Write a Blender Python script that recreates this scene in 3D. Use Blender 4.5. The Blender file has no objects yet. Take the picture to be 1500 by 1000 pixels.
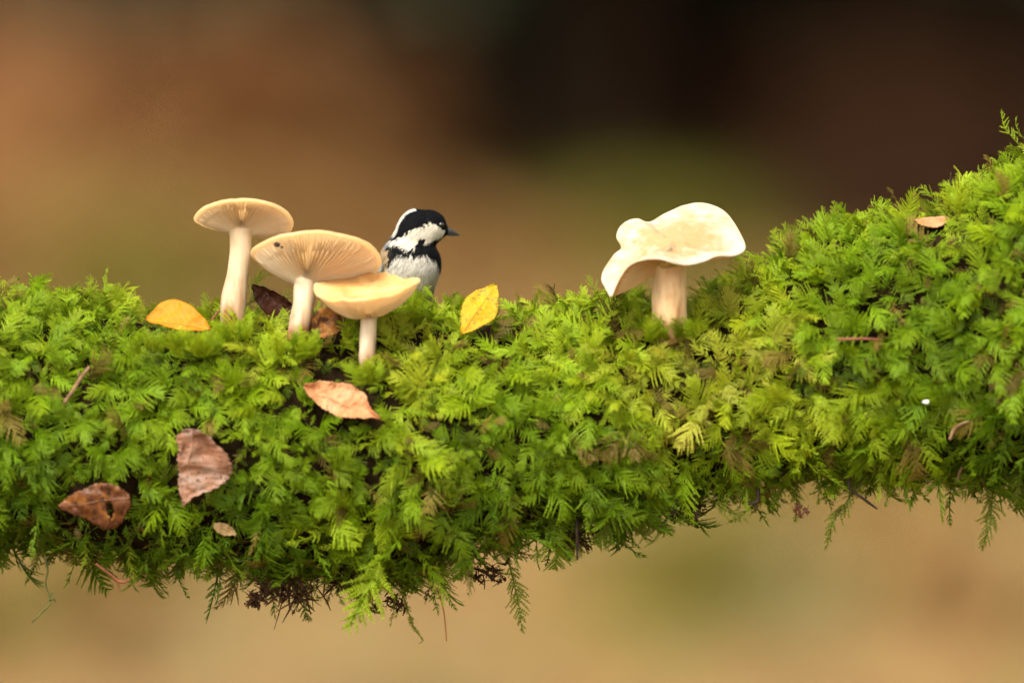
import bpy, bmesh, math, random
import numpy as np
from mathutils import Vector, Matrix

# ------------------------------------------------------------------ camera, sky, sun, exposure
scene = bpy.context.scene
col = scene.collection
R = math.radians
PITCH = R(2.0)
LENS, SENSOR, DIST = 300.0, 36.0, 3.125
FWD = Vector((0, math.cos(PITCH), -math.sin(PITCH)))
UPV = Vector((0, math.sin(PITCH), math.cos(PITCH)))
CAM = Vector((0, 0, 1.0)) - FWD * DIST

cd = bpy.data.cameras.new("camera")
cam = bpy.data.objects.new("camera", cd)
col.objects.link(cam)
cam.location = CAM
cam.rotation_euler = (R(90) - PITCH, 0, 0)
cd.lens, cd.sensor_width, cd.sensor_fit = LENS, SENSOR, 'HORIZONTAL'
cd.clip_start, cd.clip_end = 0.05, 1000
cd.dof.use_dof = True
cd.dof.focus_distance = DIST - 0.002
cd.dof.aperture_fstop = 5.0
cd.dof.aperture_blades = 0
scene.camera = cam

SUN_EL, SUN_AZ = R(50), R(206)      # azimuth: clockwise from +Y (north)
world = bpy.data.worlds.new("World")
scene.world = world
world.use_nodes = True
nt = world.node_tree
sky = nt.nodes.new("ShaderNodeTexSky")
sky.sky_type = 'NISHITA'
sky.sun_disc = False
sky.sun_elevation = SUN_EL
sky.sun_rotation = SUN_AZ
sky.dust_density = 5.0
sky.ozone_density = 0.5
hs = nt.nodes.new("ShaderNodeHueSaturation")
hs.inputs['Saturation'].default_value = 0.10       # a grey, overcast sky
tint = nt.nodes.new("ShaderNodeMixRGB")
tint.blend_type = 'MULTIPLY'
tint.inputs[0].default_value = 1.0
tint.inputs[2].default_value = (1.0, .93, .80, 1)   # warm haze of the cloud cover
nt.links.new(sky.outputs[0], hs.inputs['Color'])
nt.links.new(hs.outputs[0], tint.inputs[1])
nt.links.new(tint.outputs[0], nt.nodes['Background'].inputs['Color'])
nt.nodes['Background'].inputs['Strength'].default_value = 0.14

sl = bpy.data.lights.new("sun", 'SUN')
sl.energy = 1.5
sl.angle = R(14)
sl.color = (1.0, 0.90, 0.74)
sun = bpy.data.objects.new("sun", sl)
col.objects.link(sun)
sdir = Vector((math.sin(SUN_AZ) * math.cos(SUN_EL), math.cos(SUN_AZ) * math.cos(SUN_EL), math.sin(SUN_EL)))
sun.rotation_euler = (-sdir).to_track_quat('-Z', 'Y').to_euler()
sun.location = (0, -3, 6)

vs = scene.view_settings
scene.display_settings.display_device = 'sRGB'
vs.view_transform = 'Standard'
vs.look = 'None'
vs.exposure = 1.3
vs.gamma = 1.0
scene.cycles.use_denoising = True
scene.cycles.denoiser = 'OPENIMAGEDENOISE'
scene.cycles.denoising_input_passes = 'RGB_ALBEDO_NORMAL'
scene.cycles.denoising_prefilter = 'ACCURATE'
scene.cycles.max_bounces = 8
scene.cycles.diffuse_bounces = 4
scene.cycles.transmission_bounces = 4

# ------------------------------------------------------------------ helpers
S = 0.00025                                   # metres per photograph pixel at the log
rng = np.random.default_rng(7)
random.seed(7)

def P(px, py, y):
    """point seen at photograph pixel (px, py) that lies at depth y (metres behind the log's axis)"""
    d = FWD + Vector((1, 0, 0)) * ((px - 750) / 1500 * SENSOR / LENS) + UPV * ((500 - py) / 1500 * SENSOR / LENS)
    t = (y - CAM.y) / d.y
    return CAM + d * t

def to_px(p):
    v = Vector(p) - CAM
    d = v.dot(FWD)
    return 750 + v.x / d * 1500 * LENS / SENSOR, 500 - v.dot(UPV) / d * 1500 * LENS / SENSOR

def to_px_arr(p):
    v = np.asarray(p) - np.array(CAM)
    d = v @ np.array(FWD)
    return 750 + v[:, 0] / d * 1500 * LENS / SENSOR, 500 - (v @ np.array(UPV)) / d * 1500 * LENS / SENSOR

def hash3(i, j, k, seed):
    h = (i.astype(np.int64) * 374761393 + j.astype(np.int64) * 668265263 + k.astype(np.int64) * 2147483647 + seed * 974711) & 0xffffffff
    h = ((h ^ (h >> 13)) * 1274126177) & 0xffffffff
    h = (h ^ (h >> 16)) & 0xffff
    return h / 65535.0

def vnoise(p, seed=0):
    p = np.asarray(p, float)
    i = np.floor(p).astype(np.int64)
    f = p - i
    f = f * f * (3 - 2 * f)
    r = 0
    for a in (0, 1):
        for b in (0, 1):
            for c in (0, 1):
                w = (f[:, 0] if a else 1 - f[:, 0]) * (f[:, 1] if b else 1 - f[:, 1]) * (f[:, 2] if c else 1 - f[:, 2])
                r = r + w * hash3(i[:, 0] + a, i[:, 1] + b, i[:, 2] + c, seed)
    return r * 2 - 1

def fbm(p, seed=0, oct=3):
    p = np.asarray(p, float)
    r, a = 0, 1.0
    for o in range(oct):
        r = r + a * vnoise(p * 2 ** o, seed + o)
        a *= .5
    return r

def mesh_obj(name, verts, faces, mat=None, parent=None, smooth=True, attrs=None):
    me = bpy.data.meshes.new(name)
    me.from_pydata([tuple(v) for v in verts], [], [tuple(int(i) for i in f) for f in faces])
    if smooth:
        me.shade_smooth()
    if attrs:
        for an, (typ, data) in attrs.items():
            a = me.attributes.new(an, typ, 'POINT')
            key = {'FLOAT': 'value', 'FLOAT_COLOR': 'color', 'FLOAT_VECTOR': 'vector'}[typ]
            a.data.foreach_set(key, np.asarray(data, np.float32).ravel())
    if mat:
        me.materials.append(mat)
    o = bpy.data.objects.new(name, me)
    col.objects.link(o)
    if parent:
        o.parent = parent
        o.matrix_parent_inverse = Matrix.Translation(parent.location).inverted()
    return o

def empty(name, loc):
    o = bpy.data.objects.new(name, None)
    o.empty_display_size = .01
    o.location = loc
    col.objects.link(o)
    return o

def tag(o, label=None, cat=None, group=None, kind=None):
    if label: o['label'] = label
    if cat: o['category'] = cat
    if group: o['group'] = group
    if kind: o['kind'] = kind
    return o

def tube(path, radii, n=8, cap=True, noise=0.0, seed=0, flat=None):
    """tapered tube along a path; returns verts, faces"""
    path = [Vector(p) for p in path]
    m = len(path)
    V, Fc = [], []
    prev = None
    for i, p in enumerate(path):
        t = (path[min(i + 1, m - 1)] - path[max(i - 1, 0)]).normalized()
        if prev is None:
            ref = Vector((0, 1, 0)) if abs(t.y) < .9 else Vector((1, 0, 0))
            a = t.cross(ref).normalized()
        else:
            a = (prev - t * prev.dot(t)).normalized()
        prev = a
        b = t.cross(a)
        for k in range(n):
            an = 2 * math.pi * k / n
            r = radii[i]
            if noise:
                r *= 1 + noise * math.sin(an * 2 + i * .31 + seed) + noise * .6 * math.sin(an * 5 + i * .17 + seed * 2)
            V.append(p + a * math.cos(an) * r + b * math.sin(an) * r)
    for i in range(m - 1):
        for k in range(n):
            k2 = (k + 1) % n
            Fc.append((i * n + k, i * n + k2, (i + 1) * n + k2, (i + 1) * n + k))
    if cap:
        Fc.append(tuple(range(n - 1, -1, -1)))
        Fc.append(tuple((m - 1) * n + k for k in range(n)))
    return V, Fc

def smooth_path(pts, n):
    """Catmull-Rom through points (any dimension)"""
    pts = np.asarray(pts, float)
    ext = np.vstack([2 * pts[0] - pts[1], pts, 2 * pts[-1] - pts[-2]])
    out = []
    segs = len(pts) - 1
    for q in np.linspace(0, segs, n):
        i = min(int(q), segs - 1)
        t = q - i
        p0, p1, p2, p3 = ext[i], ext[i + 1], ext[i + 2], ext[i + 3]
        out.append(.5 * (2 * p1 + (p2 - p0) * t + (2 * p0 - 5 * p1 + 4 * p2 - p3) * t * t + (3 * p1 - p0 - 3 * p2 + p3) * t ** 3))
    return np.array(out)

def closed_path(pts, n):
    pts = np.asarray(pts, float)
    m = len(pts)
    # parametrise by chord length
    out = []
    d = np.linalg.norm(np.roll(pts, -1, 0) - pts, axis=1)
    cum = np.concatenate([[0], np.cumsum(d)])
    for q in np.linspace(0, cum[-1], n, endpoint=False):
        i = int(np.searchsorted(cum, q, 'right') - 1)
        i = min(i, m - 1)
        t = (q - cum[i]) / d[i]
        p0, p1, p2, p3 = pts[(i - 1) % m], pts[i], pts[(i + 1) % m], pts[(i + 2) % m]
        out.append(.5 * (2 * p1 + (p2 - p0) * t + (2 * p0 - 5 * p1 + 4 * p2 - p3) * t * t + (3 * p1 - p0 - 3 * p2 + p3) * t ** 3))
    return np.array(out)

def merge(parts):
    V, Fc = [], []
    for v, f in parts:
        o = len(V)
        V += list(v)
        Fc += [tuple(i + o for i in q) for q in f]
    return V, Fc

# ------------------------------------------------------------------ materials
def new_mat(name):
    m = bpy.data.materials.new(name)
    m.use_nodes = True
    n = m.node_tree.nodes
    return m, n, m.node_tree.links, n['Principled BSDF']

def N(nodes, typ, **kw):
    n = nodes.new(typ)
    for k, v in kw.items():
        if k in n.inputs:
            n.inputs[k].default_value = v
        else:
            setattr(n, k, v)
    return n

def ramp(nodes, stops):
    r = nodes.new("ShaderNodeValToRGB")
    e = r.color_ramp.elements
    e[0].position, e[0].color = stops[0][0], (*stops[0][1], 1)
    e[1].position, e[1].color = stops[-1][0], (*stops[-1][1], 1)
    for p, c in stops[1:-1]:
        x = e.new(p)
        x.color = (*c, 1)
    return r

def noise_mat(name, stops, scale, detail=4, rough=.8, bump=0.0, bump_scale=None, bump_dist=.001, spec=.3):
    m, n, l, b = new_mat(name)
    tc = n.new("ShaderNodeTexCoord")
    nz = N(n, "ShaderNodeTexNoise", Scale=scale, Detail=detail, Roughness=.6)
    l.new(tc.outputs['Object'], nz.inputs['Vector'])
    rp = ramp(n, stops)
    l.new(nz.outputs['Fac'], rp.inputs[0])
    l.new(rp.outputs[0], b.inputs['Base Color'])
    b.inputs['Roughness'].default_value = rough
    b.inputs['Specular IOR Level'].default_value = spec
    if bump:
        n2 = N(n, "ShaderNodeTexNoise", Scale=bump_scale or scale * 3, Detail=4.0)
        l.new(tc.outputs['Object'], n2.inputs['Vector'])
        bp = N(n, "ShaderNodeBump", Strength=bump, Distance=bump_dist)
        l.new(n2.outputs['Fac'], bp.inputs['Height'])
        l.new(bp.outputs[0], b.inputs['Normal'])
    return m

def thin_leaf_mat(name, stops, scale, vein=None, spots=None, rough=.55, trans=.3, tscale=1.0):
    """leaf: noise colour, vein lines along the uv layer 'leaf_uv' (t along the midrib, v across), dark spots"""
    m, n, l, b = new_mat(name)
    tc = n.new("ShaderNodeTexCoord")
    nz = N(n, "ShaderNodeTexNoise", Scale=scale, Detail=6.0, Roughness=.65)
    l.new(tc.outputs['Object'], nz.inputs['Vector'])
    rp = ramp(n, stops)
    l.new(nz.outputs['Fac'], rp.inputs[0])
    c = rp.outputs[0]
    at = N(n, "ShaderNodeAttribute", attribute_name="leaf_uv")
    sep = n.new("ShaderNodeSeparateXYZ")
    l.new(at.outputs['Vector'], sep.inputs[0])
    if vein:
        ab = N(n, "ShaderNodeMath", operation='ABSOLUTE')
        l.new(sep.outputs[1], ab.inputs[0])
        mu = N(n, "ShaderNodeMath", operation='MULTIPLY_ADD')
        l.new(ab.outputs[0], mu.inputs[0]); mu.inputs[1].default_value = -.32
        l.new(sep.outputs[0], mu.inputs[2])
        mm = N(n, "ShaderNodeMath", operation='MULTIPLY'); mm.inputs[1].default_value = 9
        l.new(mu.outputs[0], mm.inputs[0])
        fr = N(n, "ShaderNodeMath", operation='FRACT')
        l.new(mm.outputs[0], fr.inputs[0])
        lt = N(n, "ShaderNodeMath", operation='LESS_THAN'); lt.inputs[1].default_value = .13
        l.new(fr.outputs[0], lt.inputs[0])
        lt2 = N(n, "ShaderNodeMath", operation='LESS_THAN'); lt2.inputs[1].default_value = .035
        l.new(ab.outputs[0], lt2.inputs[0])
        mx = N(n, "ShaderNodeMath", operation='MAXIMUM')
        l.new(lt.outputs[0], mx.inputs[0]); l.new(lt2.outputs[0], mx.inputs[1])
        mf = N(n, "ShaderNodeMath", operation='MULTIPLY'); mf.inputs[1].default_value = .55
        l.new(mx.outputs[0], mf.inputs[0])
        mix = n.new("ShaderNodeMixRGB")
        l.new(mf.outputs[0], mix.inputs[0]); l.new(c, mix.inputs[1]); mix.inputs[2].default_value = (*vein, 1)
        c = mix.outputs[0]
        bp = N(n, "ShaderNodeBump", Strength=.6, Distance=.0004)
        l.new(mx.outputs[0], bp.inputs['Height'])
        l.new(bp.outputs[0], b.inputs['Normal'])
    if spots:
        scol, sscale, thr = spots
        vo = N(n, "ShaderNodeTexNoise", Scale=sscale, Detail=2.0)
        l.new(tc.outputs['Object'], vo.inputs['Vector'])
        gt = n.new("ShaderNodeMapRange")
        gt.inputs['From Min'].default_value = thr
        gt.inputs['From Max'].default_value = thr + .06
        l.new(vo.outputs['Fac'], gt.inputs['Value'])
        mix = n.new("ShaderNodeMixRGB")
        l.new(gt.outputs[0], mix.inputs[0]); l.new(c, mix.inputs[1]); mix.inputs[2].default_value = (*scol, 1)
        c = mix.outputs[0]
    l.new(c, b.inputs['Base Color'])
    b.inputs['Roughness'].default_value = rough
    b.inputs['Specular IOR Level'].default_value = .25
    tr = n.new("ShaderNodeBsdfTranslucent")
    l.new(c, tr.inputs['Color'])
    ms = N(n, "ShaderNodeMixShader"); ms.inputs[0].default_value = trans
    l.new(b.outputs[0], ms.inputs[1]); l.new(tr.outputs[0], ms.inputs[2])
    l.new(ms.outputs[0], n['Material Output'].inputs['Surface'])
    return m

def moss_mat(name, instancer=True, base=(.2, .34, .02)):
    m, n, l, b = new_mat(name)
    if instancer:
        at = N(n, "ShaderNodeAttribute", attribute_name="tint", attribute_type='INSTANCER')
        c = at.outputs['Color']
    else:
        rgb = n.new("ShaderNodeRGB")
        rgb.outputs[0].default_value = (*base, 1)
        c = rgb.outputs[0]
    ag = N(n, "ShaderNodeAttribute", attribute_name="age")          # 0 old stem .. 1 fresh tip
    mx = n.new("ShaderNodeMixRGB")
    mx.blend_type = 'MULTIPLY'
    mx.inputs[0].default_value = 1
    rp = ramp(n, [(0.0, (.55, .50, .34)), (.45, (.90, .90, .8)), (1.0, (1.22, 1.15, 1.0))])
    l.new(ag.outputs['Fac'], rp.inputs[0])
    l.new(c, mx.inputs[1]); l.new(rp.outputs[0], mx.inputs[2])
    l.new(mx.outputs[0], b.inputs['Base Color'])
    b.inputs['Roughness'].default_value = .45
    b.inputs['Specular IOR Level'].default_value = .22
    tr = n.new("ShaderNodeBsdfTranslucent")
    l.new(mx.outputs[0], tr.inputs['Color'])
    ms = N(n, "ShaderNodeMixShader"); ms.inputs[0].default_value = .44
    l.new(b.outputs[0], ms.inputs[1]); l.new(tr.outputs[0], ms.inputs[2])
    l.new(ms.outputs[0], n['Material Output'].inputs['Surface'])
    return m

def color_attr_mat(name, attr, rough=.7, spec=.2, trans=0.0, sheen=0.0):
    m, n, l, b = new_mat(name)
    at = N(n, "ShaderNodeAttribute", attribute_name=attr)
    l.new(at.outputs['Color'], b.inputs['Base Color'])
    b.inputs['Roughness'].default_value = rough
    b.inputs['Specular IOR Level'].default_value = spec
    b.inputs['Sheen Weight'].default_value = sheen
    return m

M = {}
M['bark'] = noise_mat('wet_bark', [(.3, (.006, .004, .002)), (.55, (.018, .011, .005)), (.75, (.016, .02, .004))], 90, 5, 1.0, .8, 200, .003, spec=.05)
M['moss'] = moss_mat('moss_fronds')
M['moss_fresh'] = moss_mat('moss_sprig_fresh', False, (.27, .39, .018))
M['moss_dull'] = moss_mat('moss_strand_dull', False, (.14, .17, .018))
M['twig'] = noise_mat('twig_bark', [(.3, (.10, .055, .03)), (.7, (.26, .16, .09))], 300, 4, .7)
M['twig_dark'] = noise_mat('dark_twig', [(.3, (.012, .008, .006)), (.7, (.05, .03, .018))], 300, 4, .7)
M['twig_red'] = noise_mat('red_needle', [(.3, (.14, .045, .022)), (.7, (.22, .08, .04))], 300, 3, .5)
M['root_thread'] = noise_mat('root_thread', [(.3, (.05, .06, .015)), (.7, (.10, .12, .03))], 300, 3, .6)
M['peat'] = noise_mat('peaty_bark', [(.3, (.010, .006, .004)), (.7, (.05, .025, .012))], 400, 5, 1.0, .6, 900, .001, spec=.05)

# ------------------------------------------------------------------ ground and far wood
def build_ground():
    xs = np.concatenate([np.linspace(-250, -14, 30), np.linspace(-13, 13, 90), np.linspace(14, 250, 30)])
    ys = np.concatenate([np.linspace(-120, -8, 20), np.linspace(-7, 60, 170), np.linspace(62, 400, 40)])
    X, Y = np.meshgrid(xs, ys)
    pts = np.stack([X.ravel(), Y.ravel(), np.zeros(X.size)], 1)
    z = ground_z(pts)
    pts[:, 2] = z
    nx = len(xs)
    Fc = [(j * nx + i, j * nx + i + 1, (j + 1) * nx + i + 1, (j + 1) * nx + i) for j in range(len(ys) - 1) for i in range(nx - 1)]
    m, n, l, b = new_mat('forest_floor')
    tc = n.new("ShaderNodeTexCoord")
    n1 = N(n, "ShaderNodeTexNoise", Scale=1.7, Detail=3.0, Roughness=.6)
    n2 = N(n, "ShaderNodeTexNoise", Scale=.55, Detail=3.0)
    n3 = N(n, "ShaderNodeTexVoronoi", Scale=18.0)
    for q in (n1, n2, n3):
        l.new(tc.outputs['Object'], q.inputs['Vector'])
    r1 = ramp(n, [(.36, (.105, .048, .014)), (.5, (.190, .100, .028)), (.66, (.260, .155, .050))])
    l.new(n1.outputs['Fac'], r1.inputs[0])
    r2 = ramp(n, [(.50, (0, 0, 0)), (.66, (1, 1, 1))])
    l.new(n2.outputs['Fac'], r2.inputs[0])
    mx = n.new("ShaderNodeMixRGB")
    l.new(r2.outputs[0], mx.inputs[0]); l.new(r1.outputs[0], mx.inputs[1]); mx.inputs[2].default_value = (.125, .115, .022, 1)
    mx2 = n.new("ShaderNodeMixRGB"); mx2.blend_type = 'OVERLAY'; mx2.inputs[0].default_value = .35
    l.new(mx.outputs[0], mx2.inputs[1]); l.new(n3.outputs['Color'], mx2.inputs[2])
    l.new(mx2.outputs[0], b.inputs['Base Color'])
    b.inputs['Roughness'].default_value = .9
    bp = N(n, "ShaderNodeBump", Strength=.5, Distance=.03)
    l.new(n3.outputs['Distance'], bp.inputs['Height']); l.new(bp.outputs[0], b.inputs['Normal'])
    return tag(mesh_obj('ground', pts, Fc, m), kind='structure')

def ground_z(pts):
    x, y = pts[:, 0], pts[:, 1]
    far = np.clip((y - 10) / 30, 0, 1)
    h = .10 * fbm(np.stack([x * .25, y * .25, x * 0], 1), 3) * np.clip((np.abs(y) + 2) / 8, .2, 1)
    return h * .6 + .0 + far ** 2 * .15 + np.clip(y - 60, 0, None) * .05

def gz(x, y):
    return float(ground_z(np.array([[x, y, 0.]]))[0])

build_ground()

# leaf litter: countless small brown leaves
def build_litter(n=16000):
    x = rng.uniform(-7, 7, n)
    y = rng.uniform(-2, 48, n)
    z = ground_z(np.stack([x, y, x * 0], 1)) + .012
    s = rng.uniform(.03, .06, n)
    a = rng.uniform(0, 2 * np.pi, n)
    tilt = rng.normal(0, .35, (n, 2))
    V = np.zeros((n, 4, 3))
    for k, (u, v, w) in enumerate([(-1, 0, 0), (0, -.55, .25), (1, 0, 0), (0, .55, .25)]):
        V[:, k, 0] = x + s * (u * np.cos(a) - v * np.sin(a))
        V[:, k, 1] = y + s * (u * np.sin(a) + v * np.cos(a))
        V[:, k, 2] = z + s * (w + u * tilt[:, 0] + v * tilt[:, 1]) + .008
    idx = np.arange(n)[:, None] * 4
    Fc = np.concatenate([idx + [0, 1, 2], idx + [0, 2, 3]])
    c = np.array([(.22, .12, .038), (.15, .07, .025), (.26, .155, .052), (.10, .05, .02), (.16, .13, .028)])[rng.integers(0, 5, n)]
    cc = np.concatenate([np.repeat(c, 4, 0), np.ones((n * 4, 1))], 1)
    o = mesh_obj('leaf_litter', V.reshape(-1, 3), Fc, color_attr_mat('litter', 'col', .8), attrs={'col': ('FLOAT_COLOR', cc)}, smooth=False)
    tag(o, 'brown and tan fallen leaves strewn over the blurred forest floor', 'leaf litter', kind='stuff')

build_litter()

# dark conifers of the far wood
M['dark_bark'] = noise_mat('dark_trunk_bark', [(.3, (.006, .0035, .002)), (.7, (.022, .012, .007))], 9, 5, 1.0, .6, 25, .02, spec=.05)
M['needles'] = noise_mat('dark_needles', [(.3, (.006, .010, .004)), (.7, (.018, .026, .008))], 3, 3, .8)

def make_tree(seed, r0, h):
    rr = np.random.default_rng(seed)
    zs = np.concatenate([[-.15, 0, .12, .35, .8], np.linspace(1.5, h, 16)])
    path = [Vector((.06 * math.sin(z * .7 + seed), .06 * math.cos(z * .5 + seed), z)) for z in zs]
    rad = [r0 * (1.55 if z < .05 else 1.3 if z < .2 else 1.12 if z < .5 else 1) * (1 - .93 * max(z, 0) / h) for z in zs]
    tv, tf = tube(path, rad, 20, True, .06, seed)
    # limbs with needle sprays
    parts, nv, nf = [], [], []
    for k in range(62):
        z = 1.9 + (h - 2.2) * (k / 62) ** 1.1
        a = k * 2.399 + rr.uniform(-.3, .3)
        ln = (2.6 * (1 - z / h) + .3) * rr.uniform(.8, 1.15)
        d = Vector((math.cos(a), math.sin(a), -.12))
        p0 = Vector((.06 * math.sin(z * .7 + seed), .06 * math.cos(z * .5 + seed), z))
        pp = [p0 + d * ln * t + Vector((0, 0, -.28 * ln * t * t)) for t in (0, .35, .7, 1)]
        parts.append(tube(pp, [.03, .02, .012, .004], 5))
        side = Vector((-math.sin(a), math.cos(a), 0))
        for q in range(26):
            t = rr.uniform(.12, 1.0)
            c = p0 + d * ln * t + Vector((0, 0, -.28 * ln * t * t))
            w = (1 - t * .6) * .55 * rr.choice([-1, 1]) * rr.uniform(.5, 1.1)
            e = c + side * w + d * abs(w) * .5 + Vector((0, 0, -abs(w) * rr.uniform(.3, .9)))
            s2 = d * .09 + Vector((0, 0, rr.uniform(-.06, .06)))
            o = len(nv)
            nv += [c - s2, c + s2, e + s2 * .5, e - s2 * .5]
            nf.append((o, o + 1, o + 2, o + 3))
    lv, lf = merge(parts)
    return (tv, tf), (lv, lf), (nv, nf)

tree_protos = []
for sd, r0, h in ((1, .17, 11.), (2, .13, 10.), (3, .21, 12.)):
    t, lm, nd = make_tree(sd, r0, h)
    root = empty('spruce_tree', (0, 0, 0))
    mesh_obj('trunk', *t, M['dark_bark'], root)
    cr = mesh_obj('crown', *nd, M['needles'], root, smooth=False)
    mesh_obj('limbs', *lm, M['dark_bark'], cr)
    tree_protos.append(root)

def copy_tree(o, parent=None):
    c = o.copy()
    col.objects.link(c)
    if parent is not None:
        c.parent = parent
        c.matrix_parent_inverse = o.matrix_parent_inverse.copy()
    for ch in list(o.children):
        copy_tree(ch, c)
    return c

tree_spots = []
for px, y in ((735, 36), (820, 34), (905, 33), (985, 36), (1120, 38), (1290, 39), (1340, 35), (1500, 35), (1600, 36),
              (640, 42), (760, 41), (870, 40), (950, 42), (1060, 44), (1190, 43), (1410, 41), (1560, 42), (480, 47), (300, 48), (100, 47), (-80, 46),
              (860, 47), (1290, 47), (690, 49), (1450, 48), (1020, 48), (400, 51), (200, 52), (560, 51)):
    tree_spots.append((P(px, 300, y).x, y))
used = [False] * 3
for i, (x, y) in enumerate(tree_spots):
    k = i % 3
    o = tree_protos[k] if not used[k] else copy_tree(tree_protos[k])
    used[k] = True
    o.location = (x, y, gz(x, y))
    o.rotation_euler = (0, 0, i * 1.7)
    tag(o, 'dark blurred conifer trunk standing in the wood behind the log', 'tree', 'trees of the dark far wood')

# dead bracken, grass tussocks and a pale stone on the forest floor
def make_bracken(seed):
    r = np.random.default_rng(seed)
    V, Fc = [], []
    for k in range(16):
        a = r.uniform(0, 2 * np.pi); hgt = r.uniform(.7, 1.15); out = r.uniform(.25, .6)
        c0 = np.array([r.normal(0, .08), r.normal(0, .08), 0])
        d = np.array([math.cos(a), math.sin(a), 0]); sd = np.array([-math.sin(a), math.cos(a), 0])
        def at(t): return c0 + d * out * t * t + np.array([0, 0, 1.]) * hgt * (t * 1.25 - .42 * t * t * t)
        for q in range(22):
            t = q / 22
            p, p2 = at(t), at(t + 1 / 22)
            o = len(V)
            V += [p - sd * .006, p + sd * .006, p2 + sd * .006, p2 - sd * .006]; Fc.append((o, o + 1, o + 2, o + 3))
            if t > .25:
                l = .24 * (1 - t) ** .7 + .03
                for g in (-1, 1):
                    e = p + sd * g * l + d * l * .3 + np.array([0, 0, -l * r.uniform(.2, .7)])
                    w = (p2 - p) * .8
                    o = len(V)
                    V += [p, p + w, e + w * .25, e]; Fc.append((o, o + 1, o + 2, o + 3))
    return V, Fc
def make_tussock(seed):
    r = np.random.default_rng(seed)
    V, Fc = [], []
    for k in range(420):
        a = r.uniform(0, 2 * np.pi); rad = abs(r.normal(0, .16)); L = r.uniform(.14, .34); out = r.uniform(.05, .3)
        p = np.array([math.cos(a) * rad, math.sin(a) * rad, 0]); d = np.array([math.cos(a + r.normal(0, .6)), math.sin(a + r.normal(0, .6)), 0])
        sd = np.array([-d[1], d[0], 0]) * .005
        o = len(V)
        m1 = p + np.array([0, 0, L * .6]) + d * out * .25; m2 = p + np.array([0, 0, L]) + d * out
        V += [p - sd, p + sd, m1 + sd, m1 - sd, m2]; Fc += [(o, o + 1, o + 2, o + 3), (o + 3, o + 2, o + 4)]
    return V, Fc
br_mesh = {}
M['bracken_brown'] = noise_mat('bracken_brown', [(.3, (.055, .026, .014)), (.7, (.105, .050, .025))], 6, 3, .8)  # mid tone of the bracken, shade of the wood put into its colour
M['bracken_russet'] = noise_mat('bracken_russet', [(.3, (.14, .058, .019)), (.7, (.26, .118, .038))], 6, 3, .8)
M['bracken_dark'] = noise_mat('bracken_dark', [(.3, (.024, .013, .008)), (.7, (.050, .026, .014))], 6, 3, .8)  # bracken darkened in its colour to stand for shade under the conifers
M['tussock'] = noise_mat('tussock_grass', [(.3, (.13, .135, .018)), (.7, (.21, .20, .03))], 6, 3, .7)
def scatter(name, proto, spots, label, cat, group):
    first = True
    for x, y, sc in spots:
        o = proto if first else proto.copy()
        if not first: col.objects.link(o)
        first = False
        o.location = (x, y, gz(x, y) - .02); o.rotation_euler = (0, 0, x * 7 + y); o.scale = (sc, sc, sc)
        tag(o, label, cat, group)
def spots_at(pxs, ys, scs): return [(P(a, 300, b).x, b, c) for a, b, c in zip(pxs, ys, scs)]
b0 = mesh_obj('bracken', *make_bracken(1), M['bracken_russet'], smooth=False)
scatter('bracken', b0, spots_at([-60, 20, 90, 160, 250, 330, 400, 470, 540, 610, 300, 430, 560, 60, 200, 380], [36, 34, 37, 35, 38, 34, 33, 35, 34, 37, 40, 39, 40, 41, 42, 36], [1.1, 1.0, 1.15, .9, 1.1, 1.2, 1.2, 1.15, 1.0, 1.0, 1.3, 1.3, 1.2, 1.3, 1.3, 1.1]),
        'dead russet bracken clump blurred at the edge of the wood', 'bracken', 'russet bracken clumps')
b3 = mesh_obj('bracken', *make_bracken(6), noise_mat('bracken_pale', [(.3, (.17, .09, .028)), (.7, (.31, .175, .06))], 6, 3, .8), smooth=False)
scatter('bracken', b3, spots_at([-70, -10, 60, 120, 190, 250, 310, 380, 440, 500, 560, 620, 690, 760, 840, 20, 160, 340, 480, 610, 1010, 1080], [29, 30, 28, 31, 30, 29, 31, 29, 30, 28, 30, 29, 30, 29, 30, 33, 34, 33, 33, 34, 29, 28],
        [.62, .6, .5, .66, .55, .6, .7, .6, .65, .5, .6, .55, .5, .42, .4, .8, .75, .8, .85, .75, .3, .28]),
        'low pale tan bracken clump blurred in front of the russet bracken', 'bracken', 'pale tan bracken clumps')
b1 = mesh_obj('bracken', *make_bracken(2), M['bracken_dark'], smooth=False)
scatter('bracken', b1, spots_at([720, 790, 850, 920, 990, 760, 880, 1000, 830, 940], [35, 36, 35, 36, 37, 40, 39, 41, 42, 43], [1.1, 1.2, 1.2, 1.15, 1.1, 1.3, 1.4, 1.3, 1.4, 1.4]),
        'dead bracken clump coloured dark for shade, blurred under the conifers', 'bracken', 'dark bracken clumps')
b2 = mesh_obj('bracken', *make_bracken(4), M['bracken_brown'], smooth=False)
scatter('bracken', b2, spots_at([660, 1070, 1150, 1230, 1310, 1390, 1470, 1550, 1120, 1270, 1430, 1200, 1340, 690], [36, 36, 34, 33, 34, 33, 34, 35, 40, 37, 38, 36, 37, 38], [1.0, 1, 1.1, 1.2, 1.1, 1.2, 1.1, 1.1, 1.3, 1.3, 1.3, 1.3, 1.3, 1.2]),
        'dull brown bracken clump blurred beside the dark conifers', 'bracken', 'brown bracken clumps')
g0 = mesh_obj('grass_tussock', *make_tussock(3), M['tussock'], smooth=False)
scatter('grass_tussock', g0, spots_at([90, 140, 190, 230, 60, 150, 900, 940, 980, 930, 1480, 1440], [29, 30, 28, 31, 32, 33, 31, 32, 31, 33, 17.5, 18.5], [1.3, 1.5, 1.5, 1.2, 1.4, 1.5, 1.2, 1.4, 1.2, 1.4, .8, .8]),
        'olive grass tussock blurred on the forest floor', 'grass', 'grass tussocks')
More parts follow.
